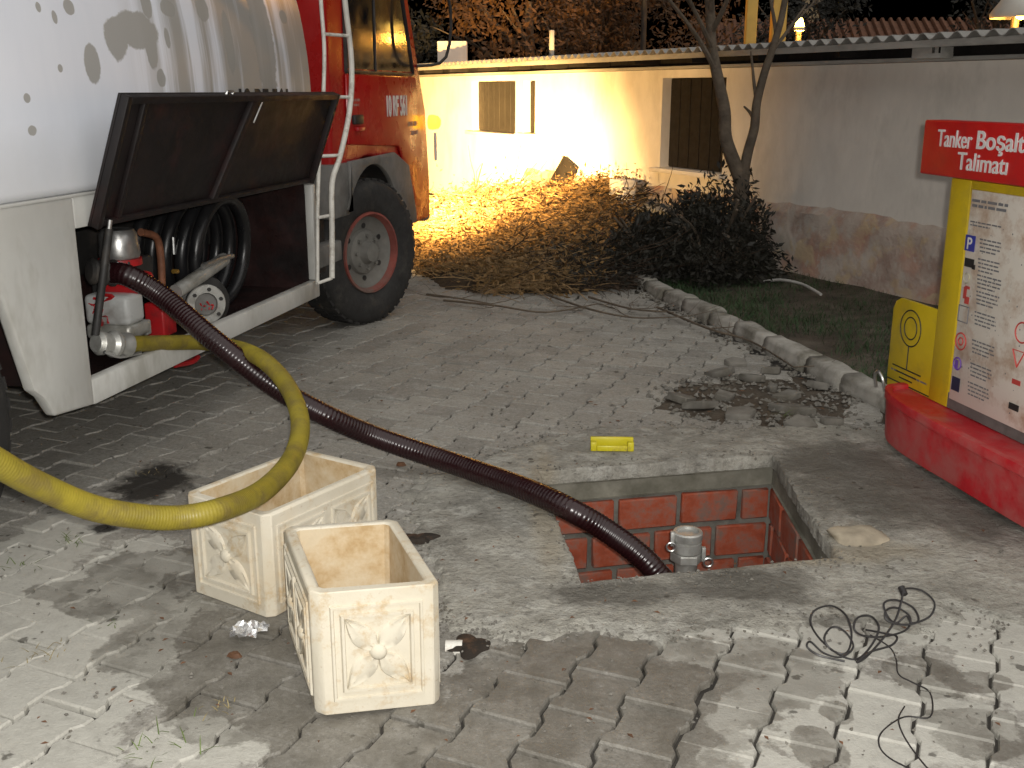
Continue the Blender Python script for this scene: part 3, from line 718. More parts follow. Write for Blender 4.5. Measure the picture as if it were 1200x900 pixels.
# door panel, window, handle
DX0, DX1 = 3.02, 4.44
mb = MB().prism([(DX0, 1.26), (4.06, 1.20), (4.22, .98), (4.30, .75), (4.58, .70), (4.66, 1.0), (4.60, 1.55), (4.50, 1.70), (DX0, 1.70)], lambda u, v, w: (w, u, v), -.0285, -.008); door = mb.build('door', m_red, cab, bevel=.012, bseg=2)
mb = MB().prism([(DX0 + .04, 1.735), (4.46, 1.735), (4.12, 2.5), (DX0 + .04, 2.5)], lambda u, v, w: (w, u, v), -.0285, -.022); mb.build('window', m_glass, cab)
fr = [(DX0 + .02, 1.715), (4.49, 1.715), (4.14, 2.52), (DX0 + .02, 2.52)]
MB().tube([(-.02, u, v) for u, v in fr] + [(-.02, *fr[0])], .013, 6, 1).build('window_seal', m_black, cab)
MB().tube([(-.02, 3.62, 1.72), (-.02, 3.62, 2.5)], .009, 6, 1).build('quarter_bar', m_black, cab)
MB().box((.004, 3.16, 1.415), (.03, .16, .06)).build('handle_recess', m_black, door, bevel=.01)
MB().box((.006, 3.19, 1.355), (.03, .14, .03)).build('handle', m_redpart, door, bevel=.008)
p0, p1 = TL(455, 136, -.006), TL(493, 117, -.006)
text('number_lettering', '10 RF 561', .20, m_lettw, door, (-.0045, p0.y - .05, p0.z), (R(90), 0, R(90)), xs=(p1.y - p0.y) / 1.30, bold=.004)
q = TL(487, 149, -.006); text('small_lettering', 'DOLU 9000', .07, m_dust, door, (-.0068, q.y, q.z), (R(90), 0, R(90)), xs=.62)
bpy.data.objects.remove(bpy.data.objects['small_lettering'])
def print_rows(name, rows, mat, parent, fn):
    """unreadably small print: short broken strokes"""
    mb = MB()
    for u0, u1, v0, h in rows:
        u = u0
        while u < u1:
            w = min(random.uniform(1.2, 6.0) * h, u1 - u)
            mb.add([fn(u, v0), fn(u + w, v0), fn(u + w, v0 + h), fn(u, v0 + h)], [(0, 1, 2, 3)]); u += w + h * .7
    return mb.build(name, mat, parent)
m_faint = M('faded lettering', (.36, .20, .18), .6, .2, 9, 0)
print_rows('small_print', [(4.28, 4.54, 1.335, .035), (4.36, 4.54, 1.27, .03), (3.08, 3.24, 1.53, .016), (3.12, 3.22, 1.50, .014)], m_faint, door, lambda u, v: (-.006, u, v))
# front of the cab (faces the house)
MB().box((-1.2, 4.93, .72), (2.3, .12, .34)).build('bumper', m_dust, cab, bevel=.03)
MB().prism([(-.25, 1.8), (-2.15, 1.8), (-2.1, 2.55), (-.3, 2.55)], lambda u, v, w: (u, 4.70 + w - (v - 1.72) * .478, v), .02, .03).build('windscreen', m_glass, cab)
m_lens = E('lit headlamp lens', (1.0, .80, .50), 25)
for k, x in enumerate((-.36, -2.04)):
    h = MB().lathe([(0, .0), (.11, 0), (.115, .05), (.1, .065), (0, .066)], (x, 4.925, .93), 'Y', 24).build('headlight', m_steel, cab, smooth=True)
    MB().lathe([(0, .067), (.09, .067), (.085, .075), (0, .078)], (x, 4.925, .93), 'Y', 24).build('lens', m_lens, h)
    for tilt, en, sz, bl in ((4.0, 7500, 46, 1.0), (9.0, 4200, 66, 1.0), (0, 460, 150, 1.0)):
        L = bpy.data.lights.new('headlight_beam', 'SPOT'); L.energy = en; L.spot_size = R(sz); L.spot_blend = bl; L.color = (1, .58, .19); L.shadow_soft_size = .06
        lo = bpy.data.objects.new('headlight_beam', L); lo.location = (x, 5.02, .93); lo.rotation_euler = (R(90 - tilt), 0, R(-2 if k == 0 else 0)); link(lo, cab)
# lit turn lamp on the corner
q = TL(513, 143, .03)
ind = MB().lathe([(0, -.002), (.055, 0), (.06, .03), (.05, .075), (.03, .09), (0, .095)], (-.02, 4.90, q.z), 'X', 16).build('turn_lamp', E('lit amber lamp', (1.0, .42, .02), 6), cab, smooth=True)
ind.scale = (1, 1, 1)
MB().tube([(.04, 4.86, 1.05), (.04, 4.86, q.z - .08)], .012, 8, 1).build('guide_rod', m_white, cab)
# mirror
MB().tube([(-.03, 4.62, 1.78), (.18, 4.72, 1.85), (.2, 4.72, 2.3), (-.03, 4.5, 2.36)], .012, 8, 4).build('mirror_arm', m_black, cab)
# ladder between tank and cab
rail = MB().tube([TL(400, -60, .1), TL(404, 0, .1), TL(411, 60, .1), TL(412, 100, .1), TL(408, 140, .1), TL(398, 185, .1), TL(389, 215, .1), TL(389, 270, .1), TL(389, 326, .1)], .017, 10, 6).build('ladder_rail', m_white, truck, smooth=True)
MB().tube([TL(374, -60, .03), TL(376, 0, .03), TL(380, 60, .03), TL(378, 130, .03), TL(374, 190, .02), TL(372, 250, .02), TL(372, 333, .02)], .012, 10, 6).build('ladder_rail', m_white, truck, smooth=True)
for (a, b, c_, d_) in ((381, 40, 408, 42), (379, 113, 411, 114), (375, 183, 399, 182), (373, 255, 389, 252), (372, 332, 389, 326)):
    MB().tube([TL(a, b, .03), TL(c_, d_, .1)], .010, 8, 1).build('ladder_rung', m_white, truck)
# black number on the tank, half hidden by the raised lid
p0, p1 = TL(278, 112, .004), TL(352, 100, .004)
text('number_lettering', '10 RF 561', .15, m_lettb, truck, (.002, p0.y, p0.z - .072), (R(90), 0, R(90)), xs=(p1.y - p0.y) / .76, bold=.003)

# ================================================================== HOSES
def ribbed(name, pts, r, pitch, amp, mat, seg=18, samp=4, sharp=1.0):
    P = resample(spline(pts, 40), pitch / samp); mb = MB()
    mb.tube(P, lambda i, n: r - amp * (.5 + .5 * math.cos(2 * math.pi * i / samp)) ** sharp, seg, 1)
    return mb.build(name, mat, smooth=True, angle=180)
m_yh = M('yellow suction hose', (.25, .20, .020), .55, .3, 5, .15, 80, kind='World', dirt=(.16, .12, .03), dirt_amt=.45, dscale=9)
m_dh = M('dark maroon hose', (.017, .0045, .0055), .28, .25, 5, .05, 60, kind='World', spec=.6)
def ry(px, py, dep):     # point on the sight line at a given distance forward
    return DY(px, py, dep)
yp = [TF.wor(TL(146, 403.5, -.055)), TF.wor(TL(190, 402, -.02)), TF.wor(TL(240, 402, .06)), ry(292, 413, 4.35), ry(330, 443, 4.1), ry(351, 488, 3.82), ry(345, 532, 3.55), ry(312, 572, 3.16), ry(262, 596, 2.88), ry(200, 607, 2.78), ry(120, 598, 2.66), ry(50, 571, 2.53), ry(-20, 532, 2.4), ry(-140, 455, 2.2), ry(-330, 330, 2.0)]
o = ribbed('yellow_hose', yp, .0355, .009, .0010, m_yh); tag(o, 'thick yellow ribbed hose looping out of the pump compartment', 'hose')
dp = [TF.wor(TL(128, 320, -.11)), TF.wor(TL(150, 323, -.02)), TF.wor(TL(190, 347, .10)), ry(250, 398, 4.35), ry(320, 452, 4.3), ry(380, 486, 4.28), G(440, 512, .16), G(510, 536, .085), G(580, 560, .068), G(630, 579, .068), G(668, 597, .05), ry(705, 618, 3.80), ry(742, 644, 3.76), ry(768, 669, 3.73), ry(786, 700, 3.72), ry(800, 790, 3.72)]
o = ribbed('maroon_hose', dp, .047, .016, .0022, m_dh, 20, 4, 1.5); tag(o, 'glossy dark maroon ribbed hose running from truck into the pit', 'hose')

# pipe coupling standing in the pit
p = DY(806, 622, 3.98); fx, fy, fz = p
cp = empty('pipe_coupling', (fx, fy, DEP)); tag(cp, 'grey metal cam coupling with pull rings upright inside the brick pit', 'pipe coupling')
H = fz - DEP
MB().lathe([(0, 0), (.045, 0), (.045, H - .13), (0, H - .13)], seg=20).build('pipe', m_alu, cp, smooth=True)
hexv = MB().lathe([(.04, H - .130), (.064, H - .129), (.066, H - .124), (.066, H - .096), (.064, H - .09), (.05, H - .089)], seg=6).build('hex_nut', m_alu, cp)
MB().lathe([(.05, H - .0885), (.057, H - .085), (.058, H - .045), (.053, H - .043), (.053, H - .036), (.060, H - .034), (.061, H - .006), (.056, H), (.045, H), (.044, H - .01), (0, H - .011)], seg=28).build('socket', m_alu, cp, smooth=True, angle=35)
for s, q in ((1, -.112), (-1, -.055)):
    cx, cy, cz = s * (.082 if s > 0 else .07), -.035, H + q - (.01 if s > 0 else 0)
    MB().tube([(cx + .018 * math.cos(w), cy, cz + .018 * math.sin(w)) for w in [k * math.pi / 6 for k in range(12)]], .004, 6, 2, closed=True).build('pull_ring', m_steel, cp, smooth=True)
    MB().box((s * .064, -.02, cz + .03), (.016, .022, .06)).build('cam_lever', m_alu, cp, bevel=.003)

# ================================================================== PLANTERS
def planter_material(seed):
    m, nt, bs = newmat('cream cast stone'); v = coord(nt)
    mp = N(nt, 'ShaderNodeMapping'); mp.inputs['Location'].default_value = (seed, seed * 2, 0); nt.links.new(v, mp.inputs[0]); v = mp.outputs[0]
    c = mixc(nt, rng(nt, noise(nt, v, 5, 6), .3, .7), (.56, .51, .40), (.65, .605, .50))
    c = mixc(nt, rng(nt, noise(nt, v, 9, 8, .75), .52, .66, 0, .8), c, (.47, .34, .18))
    c = mixc(nt, rng(nt, noise(nt, v, 40, 5, .7), .6, .72, 0, .6), c, (.40, .30, .18))
    ao = N(nt, 'ShaderNodeNewGeometry').outputs['Pointiness']
    c = mixc(nt, rng(nt, noise(nt, v, 3, 5), .55, .75, 0, .5), c, (.62, .50, .33))
    nt.links.new(c, bs.inputs['Base Color']); bs.inputs['Roughness'].default_value = .75; bs.inputs['Specular IOR Level'].default_value = .3
    bump(nt, bs, mth(nt, 'ADD', noise(nt, v, 45, 6, .7), noise(nt, v, 9, 4)), .35, .004); return m
m_stain = M('soil stained inside', (.62, .52, .36), .85, .2, 5, .4, 40, dirt=(.40, .26, .11), dirt_amt=.62, dscale=5)
def petal(mb, fn, c, d, L, Wd, h, n=10):
    """almond petal relief: centreline from c along unit d"""
    pr = Vector((-d[1], d[0])); vs = []; fs = []
    for i in range(n + 1):
        t = i / n; w = Wd * math.sin(math.pi * t ** .8) * (1 - .15 * t); x = c[0] + d[0] * L * t; y = c[1] + d[1] * L * t
        for s, hh in ((-1, -.002), (-.8, h), (-.25, h * .55), (0, h * 1.1), (.25, h * .55), (.8, h), (1, -.002)):
            vs.append(fn(x + pr.x * w * s, y + pr.y * w * s, hh))
    for i in range(n):
        for j in range(6): fs.append((i * 7 + j, i * 7 + j + 1, (i + 1) * 7 + j + 1, (i + 1) * 7 + j))
    mb.add(vs, fs)
def rect_frame(mb, fn, a, b, w, h):
    """raised moulding round a rectangle of half sizes a x b (centre line), width w, height h"""
    ring = []
    for da, hh in ((-w / 2, -.002), (-w / 4, h), (w / 4, h), (w / 2, -.002)):
        ring.append([fn(sx * (a + da), sy * (b + da), hh) for sx, sy in ((-1, -1), (1, -1), (1, 1), (-1, 1))])
    vs = sum(ring, []); fs = []
    for i in range(3):
        for k in range(4):
            l = (k + 1) % 4; fs.append((i * 4 + k, i * 4 + l, (i + 1) * 4 + l, (i + 1) * 4 + k))
    mb.add(vs, fs)
def planter(name, loc, rz, Wd, Ln, Ht, seed, label, sh=0.0, tilt=(0, 0)):
    t = empty(name, loc, rz); t.rotation_euler = (tilt[0], tilt[1], rz); tag(t, label, 'planter', 'cream cast stone planters')
    mt = planter_material(seed); T = .032
    # chamfered outer shell, open on top
    def outline(w, l, c): return [(-w + c, 0), (w - c, 0), (w, c), (w, l - c), (w - c, l), (-w + c, l), (-w, l - c), (-w, c)]
    w = Wd / 2
    rings = [(outline(w - .004, Ln - .004, .02), 0), (outline(w, Ln, .022), .012), (outline(w, Ln, .022), Ht - .006), (outline(w - .006, Ln - .006, .02), Ht)]
    def ins(o, d): 
        return [(x - d * (1 if x > 0 else -1), y + (d if y < Ln / 2 else -d)) for x, y in o]
    rings += [(ins(outline(w, Ln, .012), T - .004), Ht), (ins(outline(w, Ln, .012), T), Ht - .006), (ins(outline(w, Ln, .012), T + .008), .05)]
    vs = []; fs = []
    for o, z in rings:
        for x, y in o:
            j = .0025; vs.append((x + j * nz(x * 9, y * 9, z * 9 + seed), y + j * nz(x * 9, z * 9, y * 9 + seed), z + (.004 * nz(x * 14, y * 14, seed) if z > Ht - .01 else 0)))
    for i in range(len(rings) - 1):
        for k in range(8): fs.append((i * 8 + k, i * 8 + (k + 1) % 8, (i + 1) * 8 + (k + 1) % 8, (i + 1) * 8 + k))
    fs.append(tuple(range(7, -1, -1)))
    nf = 5 * 8
    MB().add(vs, [f_ for k_, f_ in enumerate(fs) if not (nf <= k_ < nf + 8)]).build('box', mt, t, bevel=.003, bseg=1, angle=22)
    MB().add(vs[5 * 8:], [(k, (k + 1) % 8, 8 + (k + 1) % 8, 8 + k) for k in range(8)]).build('inner_wall', m_stain, t, smooth=True, angle=30)
    mb = MB(); b = (len(rings) - 1) * 8; q = ins(outline(w, Ln, .012), T + .006)
    mb.add([(x, y, .052) for x, y in q] + [(x, y, .03) for x, y in q], [tuple(range(8)), tuple(range(15, 7, -1))] + [(i, (i + 1) % 8, 8 + (i + 1) % 8, 8 + i) for i in range(8)]); mb.build('inner_floor', m_stain, t)
    # thin stained lining on the four inner walls
    # relief panels on the end face (y=0) and the two long sides
    faces = [(lambda u, v, h: (u, -h, Ht / 2 + v), Wd / 2, 'end'), (lambda u, v, h: (-w - h, Ln / 2 - u, Ht / 2 + v), Ln / 2, 'side'), (lambda u, v, h: (w + h, Ln / 2 + u, Ht / 2 + v), Ln / 2, 'side'), (lambda u, v, h: (-u, Ln + h, Ht / 2 + v), Wd / 2, 'end')]
    for fn, half, kd_ in faces:
        mb = MB(); hb = Ht / 2 - .045
        if kd_ == 'end':
            a = half - .052; rect_frame(mb, fn, a, hb, .012, .006); rect_frame(mb, fn, a - .026, hb - .026, .014, .009)
            cs = [(0, 0, a - .035, hb - .035)]
        else:
            a = half - .045; rect_frame(mb, fn, a, hb, .012, .006)
            cs = []
            for sgn in (-1, 1):
                f2 = (lambda u, v, h, s_=sgn, f_=fn, a_=a: f_(u + s_ * a_ / 2, v, h)); rect_frame(mb, f2, a / 2 - .022, hb - .026, .014, .009); cs.append((sgn * a / 2, 0, a / 2 - .03, hb - .035))
        panel = mb.build('moulding', mt, t, bevel=0, smooth=True, angle=60)
        for cx, cy, pa, pb in cs:
            mb = MB()
            for sx in (-1, 1):
                for sy in (-1, 1):
                    d = Vector((sx * pa, sy * pb)); L = d.length; d.normalize(); petal(mb, fn, (cx + d.x * .008, cy + d.y * .008), d, L * .97, .036, .008)
            vs = []; fs = []; n = 16
            for r, h in ((.024, -.002), (.022, .009), (.014, .016), (.004, .018)):
                for k in range(n): vs.append(fn(cx + r * math.cos(2 * math.pi * k / n), cy + r * math.sin(2 * math.pi * k / n), h))
            for i in range(3):
                for k in range(n): fs.append((i * n + k, i * n + (k + 1) % n, (i + 1) * n + (k + 1) % n, (i + 1) * n + k))
            fs.append(tuple(3 * n + k for k in range(n))); mb.add(vs, fs)
            mb.build('flower_relief', mt, t, smooth=True, angle=70)
    for o_ in t.children: o_.data.transform(Matrix(((1, sh, 0, 0), (0, 1, 0, 0), (0, 0, 1, 0), (0, 0, 0, 1))))
    return t
a, b = G(372, 836), G(519, 832); c = (a + b) / 2; ang = math.atan2(b.y - a.y, b.x - a.x)
planter('stone_planter', (c.x, c.y, .004), ang + R(8), .335, .47, .355, 1.0, 'nearest cream stone planter with flower relief facing straight forward', -.16)
a, b = G(222, 692), G(322, 728); c = (a + b) / 2; ang = math.atan2(b.y - a.y, b.x - a.x)
planter('stone_planter', (c.x, c.y, .002), ang, .37, .54, .345, 6.0, 'cream stone planter behind the nearest one, under the yellow hose')

# ================================================================== SMALL THINGS ON THE GROUND
m_ylw = M('yellow plastic', (.62, .54, .02), .4, .12, 9, .05, 60, dirt=(.40, .32, .05), dirt_amt=.3, dscale=20)
c = G(717, 531); yb = empty('yellow_level', (c.x, c.y, .016), R(-2)); tag(yb, 'small yellow plastic level with hand slot lying behind the pit', 'level')
mb = MB()
mb.box((0, .022, .0275), (.196, .018, .055)); mb.build('back_rail', m_ylw, yb, bevel=.004)
MB().box((-.084, -.006, .021), (.028, .0375, .042)).build('end_block', m_ylw, yb, bevel=.004)
MB().box((.084, -.006, .021), (.028, .0375, .042)).build('end_block', m_ylw, yb, bevel=.004)
MB().box((0, -.018, .013), (.1395, .012, .026)).build('front_rail', m_ylw, yb, bevel=.004)
# loose thin cable
m_wire = M('dark cable', (.02, .018, .018), .5, .2, 20, 0)
def wire(name, pts, label, r=.0032):
    mb = MB(); mb.tube([G(x, y, z) for x, y, z in pts], r, 6, 6); o = mb.build(name, m_wire, smooth=True); tag(o, label, 'cable'); return o
wp = [(990, 775, .008), (960, 768, .01), (946, 758, .03), (950, 752, .035), (965, 765, .01), (985, 770, .008), (1000, 758, .02), (990, 740, .05), (975, 735, .055), (966, 748, .04), (975, 762, .015), (992, 765, .012), (998, 745, .04), (992, 722, .07), (975, 710, .075), (955, 715, .07), (950, 730, .05), (962, 750, .03), (985, 768, .01), (1005, 772, .008), (1022, 755, .03), (1030, 735, .06), (1020, 722, .07), (1005, 724, .07), (1001, 737, .05), (1012, 745, .03), (1035, 746, .03), (1062, 738, .04), (1066, 722, .06), (1050, 712, .08), (1038, 716, .08), (1040, 727, .06), (1058, 732, .05), (1076, 728, .06), (1070, 712, .08), (1050, 703, .09), (1036, 707, .09), (1040, 722, .06), (1050, 730, .04), (1062, 722, .06), (1070, 730, .05), (1090, 722, .06), (1095, 706, .09), (1080, 692, .11), (1060, 690, .12), (1057, 702, .10), (1050, 725, .06), (1035, 748, .03), (1015, 770, .01), (1004, 776, .008), (1020, 764, .02), (1045, 756, .02), (1051, 746, .03), (1036, 742, .03), (1015, 738, .05)]
wire('tangled_cable', wp, 'tangled thin dark cable in loops on the cement right of pit')
bpy.data.objects['tangled_cable']
o = MB().tube([G(1056, 688, .12), G(1060, 697, .105)], .011, 8, 1).build('plug', m_wire, bpy.data.objects['tangled_cable'])
wire('thin_cable', [(1020, 744, .012), (1042, 758, .01), (1050, 772, .01), (1053, 790, .01), (1070, 800, .008), (1090, 812, .008), (1090, 840, .008), (1060, 840, .01), (1035, 856, .02), (1030, 872, .015), (1042, 888, .008), (1075, 905, .008)], 'single dark cable trailing off at the bottom right corner', .0022)
wire('thin_cable', [(1060, 828, .012), (1053, 842, .02), (1058, 860, .02), (1072, 882, .01), (1090, 904, .008)], 'short dark cable crossing the trailing one at the bottom right', .0022)
# crumpled foil scrap
c = G(293, 744); bm = bmesh.new(); bmesh.ops.create_grid(bm, x_segments=9, y_segments=7, size=1)
for v in bm.verts: v.co = Vector((v.co.x * .055 + random.uniform(-.008, .008), v.co.y * .035 + random.uniform(-.008, .008), .02 + random.uniform(-.014, .016)))
me = bpy.data.meshes.new('foil_scrap'); bm.to_mesh(me); bm.free(); me.materials.append(M('crumpled foil', (.8, .8, .8), .25, .1, 20, .1, metal=.8))
o = link(bpy.data.objects.new('foil_scrap', me)); o.location = (c.x, c.y, 0); o.rotation_euler = (0, 0, .4); tag(o, 'crumpled silver foil scrap on paving beside planters', 'foil scrap')
# white broken pipe stub by the hole
c = G(534, 757); o = MB().lathe([(.02, 0), (.024, 0), (.024, .05), (.02, .05), (.02, 0)], (0, 0, 0), 'X', 14).build('pipe_stub', m_white, smooth=True, angle=50); o.location = (c.x - .03, c.y - .005, -.004); tag(o, 'short white pipe stub in the hole beside near planter', 'pipe stub')
# weeds in the joints
m_weed = M('weed blade', (.09, .13, .03), .7, .4, 9, 0)
m_dry = M('dry straw blade', (.26, .21, .10), .8, .4, 9, 0)
def blades(mb, c, n, spread, ln, up=.6):
    for _ in range(n):
        w = random.uniform(0, 6.283); b = Vector((c.x + random.gauss(0, spread), c.y + random.gauss(0, spread), c.z)); L = ln * random.uniform(.4, 1.1)
        d = Vector((math.cos(w), math.sin(w), up * random.uniform(.4, 1.8))).normalized(); s = Vector((-math.sin(w), math.cos(w), 0)) * .0016
        m_ = b + d * L * .55; e = b + d * L + Vector((0, 0, -L * .15))
        mb.add([b - s, b + s, m_ + s * .8, m_ - s * .8, e], [(0, 1, 2, 3), (3, 2, 4)])
for x, y, n, sp, ln, mt_, lab in [(85, 635, 22, .03, .06, m_weed, 'green weed tuft in paving left of the wet patch'), (25, 662, 16, .03, .06, m_weed, 'sparse weed at left edge below the yellow hose'), (50, 772, 20, .04, .07, m_dry, 'dry weed on pale paving at lower left'), (180, 880, 26, .05, .07, m_weed, 'weed tuft at the bottom left edge of the picture'), (255, 832, 14, .03, .05, m_dry, 'dry weed between pavers below the two planters'), (922, 488, 14, .015, .07, m_weed, 'lone green sprout among the broken pavers'), (130, 735, 10, .02, .05, m_weed, 'small weed sprouting inside the wet patch'), (175, 555, 16, .03, .04, m_dry, 'dry tuft in the black oil stain')]:
    mb = MB(); blades(mb, G(x, y), n, sp, ln); tag(mb.build('weed', mt_), lab, 'weed')
# leaf and chip litter
m_leaf = M('dead leaf', (.12, .055, .025), .8, .4, 9, 0)
mb = MB()
for k in range(260):
    x, y = random.uniform(20, 1180), 380 + 500 * random.random() ** 1.6
    p = G(x, y); n_ = (p.x + 1.67) * .978 - (p.y - 4.1) * .208
    if inside(p, PIT): continue
    w = random.uniform(0, 6.28); s = random.uniform(.004, .013) if y > 500 else random.uniform(.008, .02); a = Vector((math.cos(w), math.sin(w), 0)) * s; b = Vector((-math.sin(w), math.cos(w), 0)) * s * .5
    z = Vector((0, 0, .024 if inside(p, conc_out) else .012)); mb.add([p - a + z, p - b + z * 1.2, p + a + z, p + b + z * 1.2], [(0, 1, 2, 3)])
tag(mb.build('leaf_litter', m_leaf), 'scattered dead leaf bits and chips on the paving', 'litter', kind='stuff')
for x, y, nm in ((275, 770, 'dark twig end on the paving below the foil'), (470, 546, 'brown leaf lying beside the maroon hose')):
    p = G(x, y); o = patch('dead_leaf', Vector((p.x, p.y, 0)), .022, .012, .012, m_leaf, x, 10, .3, .006); tag(o, nm, 'leaf')

# ================================================================== SIGN STAND
SO = G(1088, 462, .27); SA = math.atan2(-.98, .196); SF = Frame((SO.x, SO.y, 0), SA)
def SL(px, py, y=0.0): return SF.hit(px, py, 1, y)
sign = empty('instruction_sign', SF.o, SA); tag(sign, 'yellow and red tanker instruction board on a red rounded base', 'sign')
m_sy = M('yellow board paint', (.58, .42, .012), .4, .1, 4, .05, 40, dirt=(.38, .28, .03), dirt_amt=.35)
m_sr = M('red board paint', (.55, .012, .012), .4, .1, 4, .03, 40, dirt=(.40, .02, .02), dirt_amt=.3)
m_base = M('worn red base paint', (.50, .014, .022), .45, .2, 4, .2, 30, dirt=(.46, .12, .11), dirt_amt=.5, dscale=3)
m_paper = M('printed white board', (.72, .67, .59), .35, .05, 4, 0, dirt=(.42, .27, .17), dirt_amt=.42, dscale=5)
m_ink = M('grey ink', (.16, .16, .17), .6, .2, 20, 0); m_blue = M('blue ink', (.03, .04, .30), .5, .1, 9, 0); m_rink = M('red ink', (.50, .06, .05), .5, .1, 9, 0); m_vio = M('violet ink', (.16, .07, .38), .5, .1, 9, 0)
zt = SL(1105, 207).z; top = SL(1083, 140).z; hx0 = SL(1080, 190, -.02).x; print('sign', SO, zt, top, hx0)
px_, pz0 = 0.0, .25
MB().box((.07, .035, (zt + pz0) / 2), (.14, .07, zt - pz0)).build('post', m_sy, sign, bevel=.004)
MB().box((1.05, .035, (zt + pz0) / 2), (.14, .07, zt - pz0)).build('post', m_sy, sign, bevel=.004)
MB().box((.56, .035, zt - .03), (.838, .068, .06)).build('top_rail', m_sy, sign, bevel=.003)
MB().box((.56, .035, pz0 + .035), (.838, .068, .07)).build('bottom_rail', m_dust, sign, bevel=.003)
bx0 = SL(1130, 300, -.012).x
MB().box(((bx0 + 1.0) / 2, -.004, (zt - .035 + pz0 + .05) / 2), (1.0 - bx0, .012, zt - pz0 - .085)).build('notice_panel', m_paper, sign, bevel=.002)
PY = -.0112
hd = MB().box(((hx0 + 1.3) / 2, .03, (zt + .004 + top) / 2), (1.3 - hx0, .11, top - zt - .004)).build('header_board', m_sr, sign, bevel=.008, bseg=3)
def ink(px, py): p = SL(px, py, -.0268); return p.x, p.z
for s, x0, y0, x1, y1, bold in (('Tanker', 1098, 171, 1138, 154, .0003), ('Boşaltma', 1143, 174, 1228, 157, .0013), ('Talimatı', 1121, 198, 1180, 181, .0005)):
    a = SL(x0, y0, -.0265); b = SL(x1, y1 + 20, -.0265); wd = b.x - a.x
    o = text('lettering', s, .103, m_lettw, hd, (a.x, -.0275, a.z), (R(90), 0, 0), bold=bold)
    w0 = max(v.co.x for v in o.data.vertices) - min(v.co.x for v in o.data.vertices); o.scale = (wd / w0, 1, 1)
# earth-point plate
e0, e1 = SL(1041, 400).x, -.004; ez0, ez1 = SL(1060, 452).z, SL(1062, 352).z
c4 = .06
MB().prism([(e0, ez0), (e1, ez0), (e1, ez1), (e0 + c4, ez1), (e0 + .02, ez1 - .02), (e0, ez1 - c4)], lambda u, v, w: (u, w, v), .01, .028).build('earth_plate', m_sy, sign, bevel=.002)
ep = [o for o in sign.children if o.name.startswith('earth_plate')][0]
ec = SL(1067, 385, .009); mk = lambda n, pts, r, closed=False: MB().tube(pts, r, 4, 1, closed=closed).build(n, m_lettb, ep)
for r in (.052, .085): mk('earth_symbol', [(ec.x + r * math.cos(w), .0095, ec.z + r * 1.0 * math.sin(w)) for w in [k * math.pi / 16 for k in range(32)]], .0035, True)
mk('earth_symbol', [(ec.x, .0095, ec.z - .085), (ec.x, .0095, ec.z - .20)], .0035)
for k, hw in enumerate((.12, .085, .055, .028)): mk('earth_symbol', [(ec.x - hw, .0095, ec.z - .20 - k * .024), (ec.x + hw, .0095, ec.z - .20 - k * .024)], .0035)
print_rows('plate_print', [(e0 + .03, e1 - .03, ez0 + .045, .008)], m_ink, ep, lambda u, v: (u, .0095, v))
MB().box(((e0 + e1) / 2, .019, ez0 - .025), (e1 - e0 - .004, .014, .042)).build('plate_foot', m_sy, sign, bevel=.002)
MB().box(((e0 + e1) / 2, .017, ez0 - .002), (e1 - e0, .016, .006)).build('rubber_strip', m_black, sign)
# printed rows and pictograms on the panel
pan = [o for o in sign.children if o.name.startswith('notice_panel')][0]
f2 = lambda u, v: (u, PY, v)
def qd(name, px, py, w, h, mat, off=0.0):
    p = SL(px, py, PY); return MB().box((p.x, PY - .001 - off, p.z), (w, .002, h)).build(name, mat, pan)
rows = []
def row(x0, x1, py, h): a = SL(x0, py, PY); b = SL(x1, py, PY); rows.append((a.x, b.x, a.z, h * .75))
for py, x0, x1 in ((236, 1139, 1182), (242, 1139, 1181)): row(x0, x1, py, .015)
for py, x0, x1 in ((260, 1137, 1174), (264, 1137, 1160)): row(x0, x1, py, .008)
groups = [(285, 1148, 1175), (308, 1146, 1172), (327, 1145, 1174), (346, 1144, 1172), (370, 1142, 1169), (403, 1139, 1167), (430, 1137, 1164), (452, 1134, 1162)]
for gy, x0, x1 in groups:
    for k in range(4): row(x0, x1 - (8 if k == 3 else random.uniform(0, 3)), gy - 6 + k * 4.6 + 2, .0085)
tag(print_rows('printed_lines', rows, m_ink, pan, f2), kind='stuff')
# pictograms
qd('parking_icon', 1137, 285, .066, .066, m_blue); p = SL(1137, 285, PY); text('parking_letter', 'P', .07, m_lettw, pan, (p.x - .02, PY - .003, p.z - .025), (R(90), 0, 0), bold=.001, ext=.0005)
qd('truck_icon', 1136, 308, .062, .036, m_lettb); qd('truck_icon', 1141, 313, .02, .02, m_lettb)
def ringi(px, py, r, mat, n=24, rad=.0035):
    p = SL(px, py, PY); MB().tube([(p.x + r * math.cos(2 * math.pi * k / n), PY - .001, p.z + r * math.sin(2 * math.pi * k / n)) for k in range(n)], rad, 4, 1, closed=True).build('round_icon', mat, pan)
qd('person_icon', 1131, 343, .02, .05, m_rink); qd('person_icon', 1133, 352, .03, .03, m_rink); qd('person_icon', 1134, 337, .03, .012, m_rink)
ringi(1133, 326, .02, M('pale ink', (.45, .42, .30), .6, .1, 9, 0))
p = SL(1129, 368, PY)
MB().tube([(p.x - .034, PY - .001, p.z - .034), (p.x + .034, PY - .001, p.z - .034), (p.x + .034, PY - .001, p.z + .034), (p.x - .034, PY - .001, p.z + .034)], .003, 4, 1, closed=True).build('square_icon', m_ink, pan)
ringi(1126, 400, .036, m_rink); ringi(1126, 400, .016, m_rink, 12)
qd('flame_icon', 1121, 427, .02, .04, m_vio); ringi(1122, 426, .026, m_vio)
qd('dark_icon', 1120, 450, .056, .06, M('dark blue ink', (.02, .022, .06), .5, .1, 9, 0))
ringi(1198, 390, .04, m_rink); 
